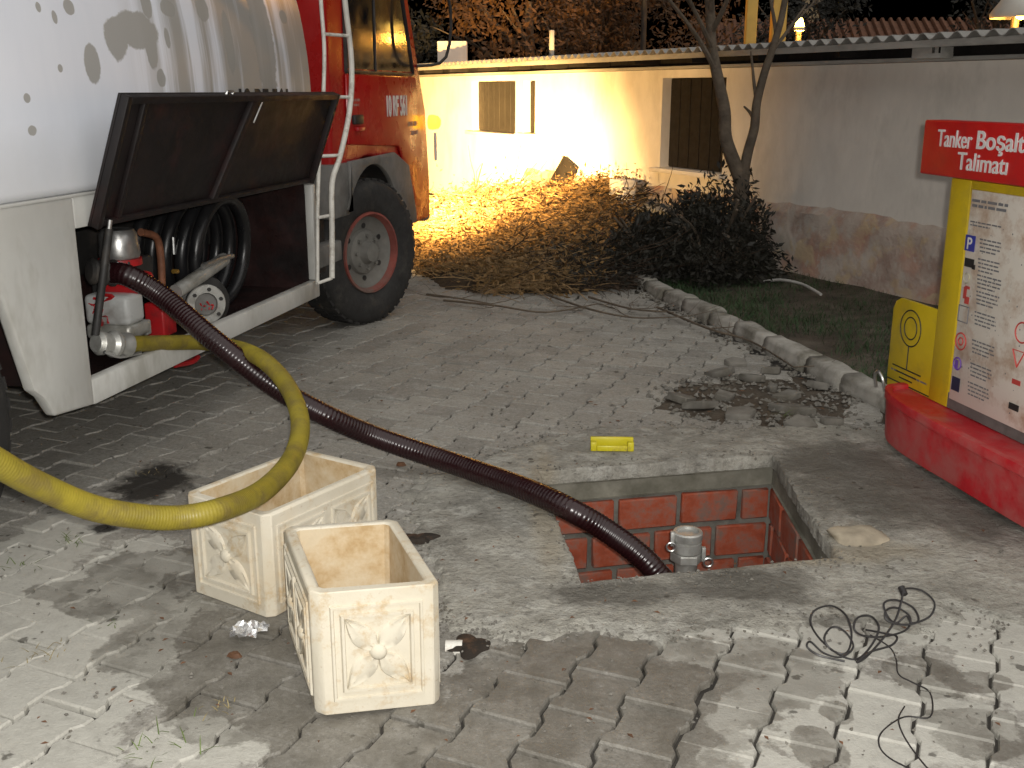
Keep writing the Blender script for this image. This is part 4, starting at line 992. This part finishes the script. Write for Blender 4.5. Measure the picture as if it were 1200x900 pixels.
p = SL(1193, 420, PY); MB().tube([(p.x - .035, PY - .001, p.z + .03), (p.x + .035, PY - .001, p.z + .03), (p.x, PY - .001, p.z - .035)], .004, 4, 1, closed=True).build('warning_icon', m_rink, pan)
qd('cap_icon', 1191, 448, .05, .02, m_rink); o = qd('diamond_icon', 1188, 477, .06, .026, m_lettb)
# fly specks
mb = MB()
for k in range(90):
    u, v = random.uniform(bx0 + .02, .98), random.uniform(pz0 + .1, zt - .06); s = random.uniform(.0015, .004); mb.add([(u - s, PY - .0002, v - s), (u + s, PY - .0002, v - s * .5), (u + s * .6, PY - .0002, v + s), (u - s * .7, PY - .0002, v + s)], [(0, 1, 2, 3)])
tag(mb.build('specks', m_ink, pan), kind='stuff')
# red rounded base
BO = [(-.21, -.03), (-.15, -.12), (.05, -.18), (.45, -.20), (1.05, -.19), (1.30, -.12), (1.40, .02), (1.40, .22), (1.30, .34), (1.0, .38), (.1, .38), (-.13, .34), (-.21, .24)]
bo = spline([Vector((x, y, 0)) for x, y in BO], 4, True)
cx_ = sum(p.x for p in bo) / len(bo); cy_ = sum(p.y for p in bo) / len(bo)
vs = []; fs = []; n = len(bo)
prof = [(.975, .035), (.985, .037), (.988, .05), (1.0, .225), (1.008, .23), (1.008, .262), (1.004, .267), (.975, .267), (.971, .262), (.970, .248), (0.0, .246)]
for k, z in prof:
    for p in bo:
        d = Vector((p.x - cx_, p.y - cy_)); L = d.length; q = max(0, L - (1 - k) * 1.2) / L if k > 0 else 0
        vs.append((cx_ + d.x * q, cy_ + d.y * q, z))
for i in range(len(prof) - 1):
    for k in range(n): fs.append((i * n + k, i * n + (k + 1) % n, (i + 1) * n + (k + 1) % n, (i + 1) * n + k))
fs.append(tuple(range(n - 1, -1, -1)))
MB().add(vs, fs).build('base', m_base, sign, smooth=True, angle=45)
for x in (.05, 1.05): MB().box((x, .09, .0195), (.16, .30, .035)).build('base_foot', m_black, sign)
p = SL(1049, 470, -.02)
MB().tube([(e0 - .02, -.03, .20), (e0 - .015, -.045, .262), (e0 + .02, -.05, .288), (e0 + .055, -.045, .262), (e0 + .06, -.03, .20)], .008, 8, 5).build('earth_clip', m_steel, sign, smooth=True)

# ================================================================== HOUSE
HF = Frame((3.0, 8.4, 0), math.atan2(-.902, .431))
def HL(px, py, y=0.0): return HF.hit(px, py, 1, y)
house = empty('low_house', HF.o, HF.a); tag(house, 'low white plastered house with corrugated eaves and peeling plinth', 'house')
m_plaster = M('white plaster', (.78, .735, .665), .85, .1, 3, .5, 14, dirt=(.62, .58, .52), dirt_amt=.4, dscale=1.6, stretch=(1, 1, .5))
def plinth_material():
    m, nt, bs = newmat('peeling plinth'); v = coord(nt)
    c = mixc(nt, rng(nt, noise(nt, v, 4.5, 5), .38, .6), (.40, .29, .24), (.56, .48, .41))
    c = mixc(nt, rng(nt, noise(nt, v, 3.1, 4, .5), .50, .62, 0, .85), c, (.52, .30, .22))
    c = mixc(nt, rng(nt, noise(nt, v, 5.7, 4, .5, dist=.6), .54, .64, 0, .8), c, (.58, .45, .29))
    c = mixc(nt, rng(nt, noise(nt, v, 8, 6, .6), .56, .68, 0, .7), c, (.55, .52, .47))
    c = mixc(nt, rng(nt, noise(nt, v, 2.2, 5), .6, .75, 0, .4), c, (.16, .17, .11))
    nt.links.new(c, bs.inputs['Base Color']); bs.inputs['Roughness'].default_value = .9
    bump(nt, bs, noise(nt, v, 12, 7, .7), .8, .02); return m
m_plinth = plinth_material()
m_fascia = M('weathered white board', (.42, .41, .38), .75, .2, 4, .3, 30, dirt=(.22, .21, .19), dirt_amt=.45, stretch=(.3, 1, 1))
m_sheet = M('old corrugated sheet', (.30, .29, .27), .85, .3, 3, .4, 25, dirt=(.14, .13, .11), dirt_amt=.5)
m_wood = M('dark wood', (.007, .005, .004), .8, .4, 5, .4, 30, stretch=(1, 1, .1))
m_shut = M('grey shutter', (.02, .018, .016), .75, .2, 5, .2, 30)
WT = 1.80; X0, X1 = -13.0, 6.5
ops = []
for x0, y0, x1, y1 in ((775, 84, 849, 200), (613, 88, 627, 156), (553, 88, 604, 155)):
    a, b = HL(x0, (y0 + y1) / 2), HL(x1, (y0 + y1) / 2); zt_ = min(1.72, HL((x0 + x1) / 2, y0).z); zb = HL((x0 + x1) / 2, y1).z
    ops.append((a.x, b.x, zb, zt_))
print('openings', ops)
xs = sorted([X0, X1] + [o_[0] for o_ in ops] + [o_[1] for o_ in ops]); zs = sorted(set([.0, WT] + [o_[2] for o_ in ops] + [o_[3] for o_ in ops]))
mb = MB()
for i in range(len(xs) - 1):
    for j in range(len(zs) - 1):
        cx, cz = (xs[i] + xs[i + 1]) / 2, (zs[j] + zs[j + 1]) / 2
        if any(o_[0] < cx < o_[1] and o_[2] < cz < o_[3] for o_ in ops): continue
        mb.add([(xs[i], 0, zs[j]), (xs[i + 1], 0, zs[j]), (xs[i + 1], 0, zs[j + 1]), (xs[i], 0, zs[j + 1])], [(0, 1, 2, 3)])
for a, b, c_, d_ in ops:
    mb.add([(a, 0, c_), (b, 0, c_), (b, 0, d_), (a, 0, d_), (a, .16, c_), (b, .16, c_), (b, .16, d_), (a, .16, d_)], [(0, 1, 5, 4), (1, 2, 6, 5), (2, 3, 7, 6), (3, 0, 4, 7)])
mb.add([(X0, 0, WT), (X1, 0, WT), (X1, 4, WT), (X0, 4, WT), (X0, 0, -.05), (X1, 0, -.05), (X1, 4, -.05), (X0, 4, -.05)], [(0, 1, 2, 3), (1, 5, 6, 2), (0, 3, 7, 4), (2, 6, 7, 3)])
mb.build('wall', m_plaster, house)
kinds = ['dark_shutter', 'narrow_door', 'grey_shutter']
for (a, b, c_, d_), nm in zip(ops, kinds):
    mt_ = m_shut if nm == 'grey_shutter' else m_wood
    f_ = MB().box(((a + b) / 2, .13, (c_ + d_) / 2), (b - a - .004, .03, d_ - c_ - .004)).build(nm, mt_, house)
    wd = b - a; nb = max(2, int(wd / .18))
    for k in range(nb): MB().box((a + wd * (k + .5) / nb, .108, (c_ + d_) / 2), (wd / nb - .012, .012, d_ - c_ - .02)).build('board', mt_, f_, bevel=.003, bseg=1)
    MB().box(((a + b) / 2, -.03, c_ - .025), (wd + .14, .12, .045)).build('sill', m_plaster, house, bevel=.006)
# uneven plinth, thicker than the wall above
mb = MB(); nx, nzv = 150, 12; vs = []; fs = []
for i in range(nx + 1):
    x = -6.5 + (X1 - .1 + 6.5) * i / nx; ht = .62 + .05 * nz(x, 0, 1, 2.2) + .02 * nz(x, 0, 1, 9)
    for j in range(nzv + 1):
        z = -.05 + (ht + .05) * j / nzv; y = -.035 - .03 * nz(x * 3, z * 4, 4) - .012 * nz(x * 9, z * 11, 7) - .03 * (1 - j / nzv)
        vs.append((x, y if j < nzv else .0, z))
for i in range(nx):
    for j in range(nzv): q = i * (nzv + 1) + j; fs.append((q, q + nzv + 1, q + nzv + 2, q + 1))
mb.add(vs, fs).build('plinth', m_plinth, house, smooth=True)
# eaves: coping, dark gap with rafter ends, fascia, corrugated sheets
MB().box(((X0 + X1) / 2, -.02, WT + .018), (X1 - X0, .12, .03)).build('coping', m_fascia, house, bevel=.006)
MB().box(((X0 + X1) / 2, .06, WT + .085), (X1 - X0, .04, .10)).build('eave_board', m_wood, house)
MB().box(((X0 + X1) / 2, -.30, WT + .115), (X1 - X0, .03, .05)).build('fascia', m_fascia, house, bevel=.004)
for k in range(19):
    x = X0 + .5 + k * 1.0; MB().box((x, -.12, WT + .085), (.07, .30, .07)).build('rafter_end', m_wood, house)
p = HL(1092, 70, -.2); MB().box((p.x, -.2, WT + .06), (.26, .14, .09)).build('end_block', m_fascia, house, bevel=.01)
mb = MB(); px0 = X0; n = 20 * 13 * 5; vs = []; fs = []
for i in range(n + 1):
    x = X0 + (X1 - X0) * i / n; w = .022 * math.cos(2 * math.pi * x / .15)
    for y, z in ((-.36, 1.965), (-.36, 1.957), (4.2, 2.02), (4.2, 2.03)): vs.append((x, y, z + w))
for i in range(n):
    for j in range(4): q = i * 4; fs.append((q + j, q + (j + 1) % 4, q + 4 + (j + 1) % 4, q + 4 + j))
mb.add(vs, fs).build('roof', m_sheet, house, smooth=True, angle=50)
MB().box((HL(655, 60, 0).x, -.1, 2.12), (.05, .05, .35)).build('vent_pipe', m_fascia, house, bevel=.008)
# lit strip lamp under the eaves
a, b = HL(515, 79, -.25), HL(556, 77, -.25); z = (a.z + b.z) / 2
sl = MB().tube([(a.x, -.25, z), (b.x, -.25, z)], .022, 10, 1).build('strip_lamp', E('lit strip', (1.0, .62, .35), 9), None); sl.location = HF.o; sl.rotation_euler = (0, 0, HF.a); tag(sl, 'lit strip lamp under the eaves beside the red cab', 'lamp')
# things leaning at the foot of the wall
p = HL(655, 195, -.15); o = MB().box((0, 0, .2), (.32, .03, .42)).build('leaning_board', m_wood, bevel=.004); w = HF.wor((p.x, -.22, .42)); o.location = w; o.rotation_euler = (R(-22), R(20), HF.a); tag(o, 'dark board leaning against house in the headlight glare', 'board')
o = MB().box((0, 0, .35), (.30, .16, .70)).build('white_block', m_plaster, bevel=.015); p = HL(735, 190, -.2); w = HF.wor((p.x, -.25, -.02)); o.location = w; o.rotation_euler = (0, 0, HF.a); tag(o, 'low white block at foot of house wall below shutter', 'block')
o = MB().box((0, 0, .33), (1.1, .35, .05)).build('stone_bench', m_kerb, bevel=.015); o2 = MB().box((-.45, 0, .15), (.12, .3, .309)).build('leg', m_kerb, o); o3 = MB().box((.45, 0, .15), (.12, .3, .309)).build('leg', m_kerb, o)
w = HF.wor((HL(795, 200, -.3).x, -.34, .12)); o.location = w; o.rotation_euler = (0, 0, HF.a); tag(o, 'grey stone bench against house below dark shutter', 'bench')

# ================================================================== GRASS STRIP
m_grass = M('dark lawn blade', (.022, .055, .014), .7, .4, 5, 0, kind='World')
tag(patch('lawn_soil', Vector((2.7, 7.2, 0)), .1, .1, -.04, m_soil, 2), kind='structure')
bpy.data.objects.remove(bpy.data.objects['lawn_soil'])
mb = MB(); A = [kerbA + Vector((-.45, 1.9, 0)), kerbB + Vector((.5, -2.0, 0)), HF.wor((3.6, -.02, 0)), HF.wor((-4, -.02, 0))]
ks = Vector((-kd.y, kd.x, 0)); ks = ks if ks.x > 0 else -ks
A = [kerbA - kd * 1.2 + ks * .05, kerbB + kd * .5 + ks * .05, HF.wor((4.2, .0, 0)), HF.wor((-3.5, .0, 0))]
vs = []; fs = []; nn = 40
for i in range(nn + 1):
    for j in range(nn + 1):
        q = A[0].lerp(A[1], i / nn).lerp(A[3].lerp(A[2], i / nn), j / nn); vs.append((q.x, q.y, .02 + .03 * nz(q.x, q.y, 2, 2) + .03 * j / nn))
for i in range(nn):
    for j in range(nn): q = i * (nn + 1) + j; fs.append((q, q + 1, q + nn + 2, q + nn + 1))
tag(mb.add(vs, fs).build('lawn_bed', m_soil, smooth=True), kind='structure')
mb = MB()
for k in range(26000):
    i, j = random.random(), random.random() ** 1.1; q = A[0].lerp(A[1], i).lerp(A[3].lerp(A[2], i), j)
    if q.y < 4.5 or nz(q.x, q.y, 6, 1.6) + random.uniform(-.3, .3) < -.28: continue
    blades(mb, Vector((q.x, q.y, .03)), 1, .01, .09, 1.0)
o = mb.build('lawn', m_grass); tag(o, 'dark green lawn strip between kerb and house', 'grass', kind='stuff')
o = MB().tube([G(895, 330, .07), G(915, 328, .1), G(940, 333, .1), G(962, 345, .08)], .012, 8, 5).build('garden_pipe', m_fascia, smooth=True); tag(o, 'thin pale pipe curving over the lawn near the shrub', 'pipe')

# ================================================================== TREE BY THE WALL
m_bark = M('tree bark', (.11, .085, .06), .9, .35, 9, .9, 22, bdist=.02, kind='World')
def branch(mb, p, d, L, r, depth, bend=.25, kids=3):
    P = [Vector(p)]; d = Vector(d).normalized(); n = 6
    for i in range(n):
        d = (d + Vector((random.gauss(0, bend), random.gauss(0, bend), random.gauss(.04, bend * .6))) * .4).normalized(); P.append(P[-1] + d * L / n)
    mb.tube(P, lambda i, m: r * (1 - .6 * i / (m - 1)), 6 if depth else 5, 2)
    if depth:
        for k in range(kids):
            t = random.uniform(.35, 1); q = P[min(n, int(t * n))]; dd = (d + Vector((random.gauss(0, .7), random.gauss(0, .7), random.uniform(-.1, .5)))).normalized()
            branch(mb, q, dd, L * random.uniform(.45, .7), r * .42, depth - 1, bend, kids)
ty = 9.15
tb = DY(868, 300, ty); tree = empty('bare_tree', (tb.x, ty, 0)); tag(tree, 'bare forked tree growing between shrub and white house', 'tree')
def tr(px, py, y=ty): return DY(px, py, y) - Vector((tb.x, ty, 0))
MB().tube([Vector((-.02, 0, -.05)), tr(868, 300), tr(869, 250), tr(869, 215), tr(872, 200)], lambda i, n: .085 - .025 * i / (n - 1), 12, 5).build('trunk', m_bark, tree, smooth=True)
mb = MB(); L1 = [tr(869, 212), tr(858, 185), tr(850, 160), tr(849, 130), tr(842, 95), tr(834, 55), tr(832, 10), tr(826, -60), tr(815, -160)]
mb.tube(L1, lambda i, n: .062 - .03 * i / (n - 1), 10, 5)
for (a, b, c_) in (((836, 60), (820, 25), (795, -25)), ((833, 40), (850, 5), (870, -50)), ((840, 85), (815, 40), (780, -5)), ((832, 20), (838, -30), (850, -100))):
    P = [tr(*a), tr(*b, ty - .15), tr(*c_, ty - .3)]; mb.tube(P, lambda i, n: .026 - .014 * i / (n - 1), 7, 5); branch(mb, P[1], P[2] - P[1], .7, .012, 2)
mb.build('limb', m_bark, tree, smooth=True)
mb = MB(); L2 = [tr(871, 208), tr(876, 180), tr(884, 150), tr(887, 120), tr(896, 85), tr(906, 55), tr(916, 20), tr(924, -30), tr(935, -120)]
mb.tube(L2, lambda i, n: .045 - .025 * i / (n - 1), 10, 5)
for (a, b, c_) in (((887, 118), (884, 100), (880, 60)), ((903, 62), (920, 40), (945, 5)), ((910, 40), (905, 10), (895, -40)), ((884, 140), (879, 132), (872, 125))):
    P = [tr(*a), tr(*b, ty + .1), tr(*c_, ty + .2)]; mb.tube(P, lambda i, n: .02 - .012 * i / (n - 1), 7, 5)
    if a[1] < 100: branch(mb, P[1], P[2] - P[1], .6, .010, 2)
mb.build('limb', m_bark, tree, smooth=True)

# ================================================================== HEAP OF CUT BRANCHES AND THE SHRUB
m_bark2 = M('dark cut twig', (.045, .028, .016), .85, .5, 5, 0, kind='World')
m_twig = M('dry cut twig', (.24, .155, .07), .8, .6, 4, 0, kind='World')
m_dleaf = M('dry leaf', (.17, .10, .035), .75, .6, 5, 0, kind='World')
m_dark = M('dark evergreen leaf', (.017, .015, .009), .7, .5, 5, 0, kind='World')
def heap_h(x, y):
    # mound heights over the ground
    def g(cx, cy, rx, ry): return max(0, 1 - ((x - cx) / rx) ** 2 - ((y - cy) / ry) ** 2) ** .4
    env = max(g(.35, 9.9, 1.15, 1.35), g(.9, 11.2, 1.5, 1.7), g(-.1, 11.0, 1.1, 1.9), g(.05, 9.1, .75, .6), g(.0, 10.0, .95, 1.2))
    return env * max(.08, .10 + .145 * (y - 8.6)) * (1 + .35 * nz(x, y, 2, 1.4))
def twig(mb, p, d, L, r, curl):
    d = d.normalized(); P = [p]; s = d.cross(Vector((0, 0, 1))); s = s.normalized() if s.length > .01 else Vector((1, 0, 0))
    for i in range(3): d = (d + s * curl + Vector((0, 0, -.12))).normalized(); P.append(P[-1] + d * L / 3)
    vs = []; fs = []
    for i, q in enumerate(P):
        rr = r * (1 - .25 * i); 
        for k in range(3): w = k * 2.094; vs.append(q + s * rr * math.cos(w) + Vector((0, 0, 1)) * rr * math.sin(w))
    for i in range(3):
        for k in range(3): fs.append((i * 3 + k, i * 3 + (k + 1) % 3, (i + 1) * 3 + (k + 1) % 3, (i + 1) * 3 + k))
    mb.add(vs, fs)
mb = MB(); ml = MB(); md = MB(); mdl = MB(); cnt = 0; light_mb = (mb, ml)
while cnt < 8500:
    x, y = random.uniform(-1.0, 2.3), random.uniform(8.45, 12.7); h = heap_h(x, y)
    if h <= .02 or (x < -.35 and y < 9.3): continue
    cnt += 1; z = h * random.random() ** .5 + .01
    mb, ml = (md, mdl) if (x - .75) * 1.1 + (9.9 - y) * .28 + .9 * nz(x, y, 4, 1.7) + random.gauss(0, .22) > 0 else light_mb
    w = random.gauss(-.5, .75) + (math.pi if random.random() < .3 else 0)
    d = Vector((math.cos(w), math.sin(w), random.gauss(.18, .3))); twig(mb, Vector((x, y, z)), d, random.uniform(.15, .5), random.uniform(.003, .008), random.uniform(-.25, .25))
    for _ in range(3):
        q = Vector((x, y, z)) + d * random.uniform(0, .3) + Vector((random.gauss(0, .05), random.gauss(0, .05), random.gauss(.02, .04))); q.z = max(.01, q.z)
        a = Vector((random.gauss(0, 1), random.gauss(0, 1), random.gauss(0, .6))).normalized() * random.uniform(.02, .045); b = a.cross(Vector((random.gauss(0, 1), random.gauss(0, 1), random.gauss(0, 1)))).normalized() * random.uniform(.006, .014)
        ml.add([q - a, q - b, q + a, q + b], [(0, 1, 2, 3)])
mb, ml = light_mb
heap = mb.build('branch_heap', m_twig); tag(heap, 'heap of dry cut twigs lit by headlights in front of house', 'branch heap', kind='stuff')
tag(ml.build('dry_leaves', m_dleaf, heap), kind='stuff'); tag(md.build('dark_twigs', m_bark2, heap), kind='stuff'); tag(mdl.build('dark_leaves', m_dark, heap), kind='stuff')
mb = MB()
for k in range(70):
    x, y = random.uniform(-.6, 1.9), random.uniform(8.8, 12.2); h = heap_h(x, y)
    if h < .08 or (x < -.3 and y < 9.4): continue
    w = random.gauss(-.4, .9); branch(mb, (x, y, h * random.uniform(.5, 1.0)), (math.cos(w), math.sin(w), random.uniform(-.05, .35)), random.uniform(.5, 1.0), random.uniform(.006, .013), 1, .3, 4)
tag(mb.build('cut_branches', m_bark2, heap), kind='stuff')
# dark core of the heap (packed trimmings)
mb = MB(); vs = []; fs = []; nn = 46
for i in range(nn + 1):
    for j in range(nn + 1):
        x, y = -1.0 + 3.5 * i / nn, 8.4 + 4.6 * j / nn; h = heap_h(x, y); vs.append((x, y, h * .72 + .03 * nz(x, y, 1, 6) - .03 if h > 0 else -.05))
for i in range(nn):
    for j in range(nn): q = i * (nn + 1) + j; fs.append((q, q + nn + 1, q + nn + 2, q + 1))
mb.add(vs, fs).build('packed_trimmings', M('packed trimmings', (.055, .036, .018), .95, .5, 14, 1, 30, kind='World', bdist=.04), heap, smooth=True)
# long sticks in front of the heap
for k, pts in enumerate([[(520, 352), (580, 358), (640, 366), (700, 356)], [(640, 345), (690, 362), (740, 372), (785, 372)], [(690, 348), (740, 362), (790, 366)], [(500, 345), (540, 350), (575, 356)], [(770, 360), (830, 385), (880, 400), (930, 430)]]):
    P = [G(x, y, .03 + .02 * (i % 2)) for i, (x, y) in enumerate(pts)]; mb = MB().tube(P, lambda i, n: .0095 - .005 * i / (n - 1), 7, 5)
    for q in range(3): branch(mb, P[1 + q % (len(P) - 1)], Vector((random.uniform(-1, 1), random.uniform(-.3, .6), .02)), .35, .004, 1)
    o = mb.build('fallen_branch', m_bark, smooth=True); tag(o, ['longest bare branch lying on paving along the heap', 'bare branch whose end reaches toward the kerb end', 'short bare branch at the right foot of the twig heap', 'short bare stick near the front tyre before the heap', 'bare branch lying alongside the kerb before the shrub'][k], 'branch', 'branches fallen before the heap')
def shrub(name, c, r, n, label, mat, leafs=(.02, .045), group=None, holes=.0):
    t = empty(name, (c[0], c[1], 0)); tag(t, label, 'shrub', group); mb = MB(); ms = MB()
    for k in range(14):
        w = random.uniform(0, 6.28); ms.tube([(random.gauss(0, .06), random.gauss(0, .06), -.03), (r[0] * .4 * math.cos(w), r[1] * .4 * math.sin(w), r[2] * .5), (r[0] * .8 * math.cos(w), r[1] * .8 * math.sin(w), r[2] * random.uniform(.5, .95))], .012, 5, 4)
    ms.build('stem', m_bark, t)
    while n > 0:
        v = Vector((random.gauss(0, 1), random.gauss(0, 1), random.gauss(0, 1))).normalized() * random.random() ** .35
        k = 1 + .35 * nz(v.x * 2.2 + c[0], v.y * 2.2, v.z * 2.2)
        p = Vector((v.x * r[0] * k, v.y * r[1] * k, abs(v.z) * r[2] * k))
        if nz(p.x * 5, p.y * 5 + c[1], p.z * 5) < -.22: continue
        n -= 1
        a = (v + Vector((random.gauss(0, .7), random.gauss(0, .7), random.gauss(0, .7)))).normalized() * random.uniform(*leafs); b = a.orthogonal().normalized() * a.length * random.uniform(.25, .4)
        b = Matrix.Rotation(random.uniform(0, 6.28), 3, a) @ b; mb.add([p - a, p - b, p + a, p + b], [(0, 1, 2, 3)])
    mb.build('foliage', mat, t); return t
shrub('dark_shrub', (1.72, 9.1), (.58, .62, .84), 9000, 'dark leafy shrub round the foot of the bare tree', m_dark)
shrub('dark_shrub', (1.25, 9.35), (.45, .5, .62), 5000, 'smaller dark shrub left of the tree beside the twig heap', m_dark)

# ================================================================== BEHIND THE HOUSE
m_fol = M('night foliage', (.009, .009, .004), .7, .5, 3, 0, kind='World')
m_fol2 = M('orange lamplit foliage', (.085, .04, .010), .7, .5, 3, 0, kind='World')  # orange sodium lamp glow put into the leaf colour
def bgtree(c, r, h, n, mat, label):
    t = empty('background_tree', (c[0], c[1], 0)); tag(t, label, 'tree', 'trees behind the house'); mb = MB(); ms = MB()
    ms.tube([(0, 0, -.1), (.05, 0, h * .4), (0, .1, h * .75)], lambda i, n_: .14 - .08 * i / (n_ - 1), 8, 4)
    for k in range(8): branch(ms, (0, 0, h * random.uniform(.3, .6)), (random.gauss(0, 1), random.gauss(0, 1), .8), r * .8, .05, 1)
    ms.build('trunk', m_bark, t)
    cl = [(Vector((random.gauss(0, .5) * r, random.gauss(0, .5) * r, h * random.uniform(.3, 1.0))), random.uniform(.3, .6) * r) for _ in range(16)]
    for _ in range(n * 2):
        q, s = random.choice(cl); v = Vector((random.gauss(0, 1), random.gauss(0, 1), random.gauss(0, .8))).normalized() * s * random.random() ** .4; p = q + v
        a = Vector((random.gauss(0, 1), random.gauss(0, 1), random.gauss(0, 1))).normalized() * random.uniform(.03, .075); b = a.orthogonal().normalized() * a.length * .5
        mb.add([p - a, p - b, p + a, p + b], [(0, 1, 2, 3)])
    mb.build('crown', mat, t); return t
m_void = M('unlit room', (.004, .003, .003), .9, .2, 5, 0)
bgtree((.3, 20.5), 1.7, 4.2, 4500, m_fol2, 'tree coloured by orange lamplight above the roof left of the bare tree')
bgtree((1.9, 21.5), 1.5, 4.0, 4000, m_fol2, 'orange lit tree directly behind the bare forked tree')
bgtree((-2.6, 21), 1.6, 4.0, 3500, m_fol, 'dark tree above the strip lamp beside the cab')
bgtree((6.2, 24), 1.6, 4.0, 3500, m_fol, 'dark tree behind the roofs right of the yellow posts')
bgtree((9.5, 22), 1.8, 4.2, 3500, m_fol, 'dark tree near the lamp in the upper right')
m_tile = M('roof tile', (.14, .06, .03), .8, .3, 6, .5, 20)
m_wall2 = M('ochre house wall', (.42, .33, .20), .85, .15, 3, .3, 20)
nb = empty('neighbour_house', (8.2, 26, 0), R(-8)); tag(nb, 'neighbour house with tiled roof glowing orange behind the wall', 'house')
MB().box((0, 2, 1.1), (7, 4, 2.2)).build('wall', m_wall2, nb)
rf = MB().prism([(-.35, 2.15), (2, 3.1), (4.35, 2.15), (4.35, 2.3), (2, 3.25), (-.35, 2.3)], lambda u, v, w: (w, u, v), -3.8, 3.8).build('roof', m_tile, nb)
for k in range(38):
    MB().tube([(-3.7 + k * .2, -.36, 2.33), (-3.7 + k * .2, 2.0, 3.285)], .06, 6, 1).build('tile_row', m_tile, rf)
for x in (-2, .2, 2.3): 
    w_ = MB().box((x, -.01, 1.3), (.9, .06, 1.0)).build('window', m_wood, nb); MB().box((x, -.045, 1.3), (.78, .012, .88)).build('pane', m_glass, w_)
MB().box((-1.0, 2.4, 3.5), (.4, .4, .8)).build('chimney', m_wall2, rf)
# pale parapet block above the strip lamp
o = MB().box((0, 0, 1.6), (.5, .3, 3.2)).build('gate_pillar', m_plaster, bevel=.02); p = DY(530, 40, 19); o.location = (p.x, 19, -.8); tag(o, 'pale gate pillar showing above the roof beside the cab', 'pillar')
# two posts, amber street lamp light put into their colour
m_post = M('amber lamplit post', (.62, .42, .10), .6, .15, 3, .1, 30)
for x, w, lab in ((880, .145, 'slim yellow post standing behind the bare tree'), (912, .19, 'thicker yellow post right of the slim post behind tree')):
    p = DY(x, 25, 15.6); o = MB().box((0, 0, 2.2), (w, w, 4.4)).build('yellow_post', m_post, bevel=.01); o.location = (p.x, 15.6, 0); tag(o, lab, 'post', 'yellow posts behind the tree')
# street lamps
m_shade = M('white lamp shade', (.6, .58, .52), .5, .1, 4, 0)
def lamp(name, loc, label, energy, r=.28, col=(1, .42, .06)):
    t = empty(name, (loc[0], loc[1], 0)); tag(t, label, 'lamp'); z = loc[2]
    MB().tube([(0, 0, 0), (0, 0, z + r)], .045, 10, 1).build('pole', m_black, t)
    MB().lathe([(.05, r * .9), (r * .6, r * .7), (r, .05), (r * .98, .0), (r * .94, .04), (r * .55, r * .62), (.05, r * .8)], (-.0, -r * .4, z), 'Z', 28).build('shade', m_shade, t, smooth=True, angle=60)
    MB().lathe([(0, -.10), (.05, -.08), (.07, -.02), (.05, .06), (.03, .1)], (0, -r * .4, z + .08), 'Z', 16).build('bulb', E('sodium bulb', (1, .62, .12), 30), t, smooth=True)
    L = bpy.data.lights.new('lamp_light', 'POINT'); L.energy = energy; L.color = col; L.shadow_soft_size = .08
    lo = bpy.data.objects.new('lamp_light', L); lo.location = (0, -r * .4, z - .06); link(lo, t); return t
p = DY(1190, 22, 13); lamp('street_lamp', (p.x, 13, p.z), 'white shaded street lamp at the top right corner', 60, .34)
p = DY(936, 36, 17); lamp('street_lamp', (p.x, 17, p.z), 'small lit street lamp right of the yellow posts', 200, .08)
p = DY(760, -150, 17.5); lamp('street_lamp', (p.x, 17.5, p.z), 'street lamp glowing over the trees behind the house', 230, .3)
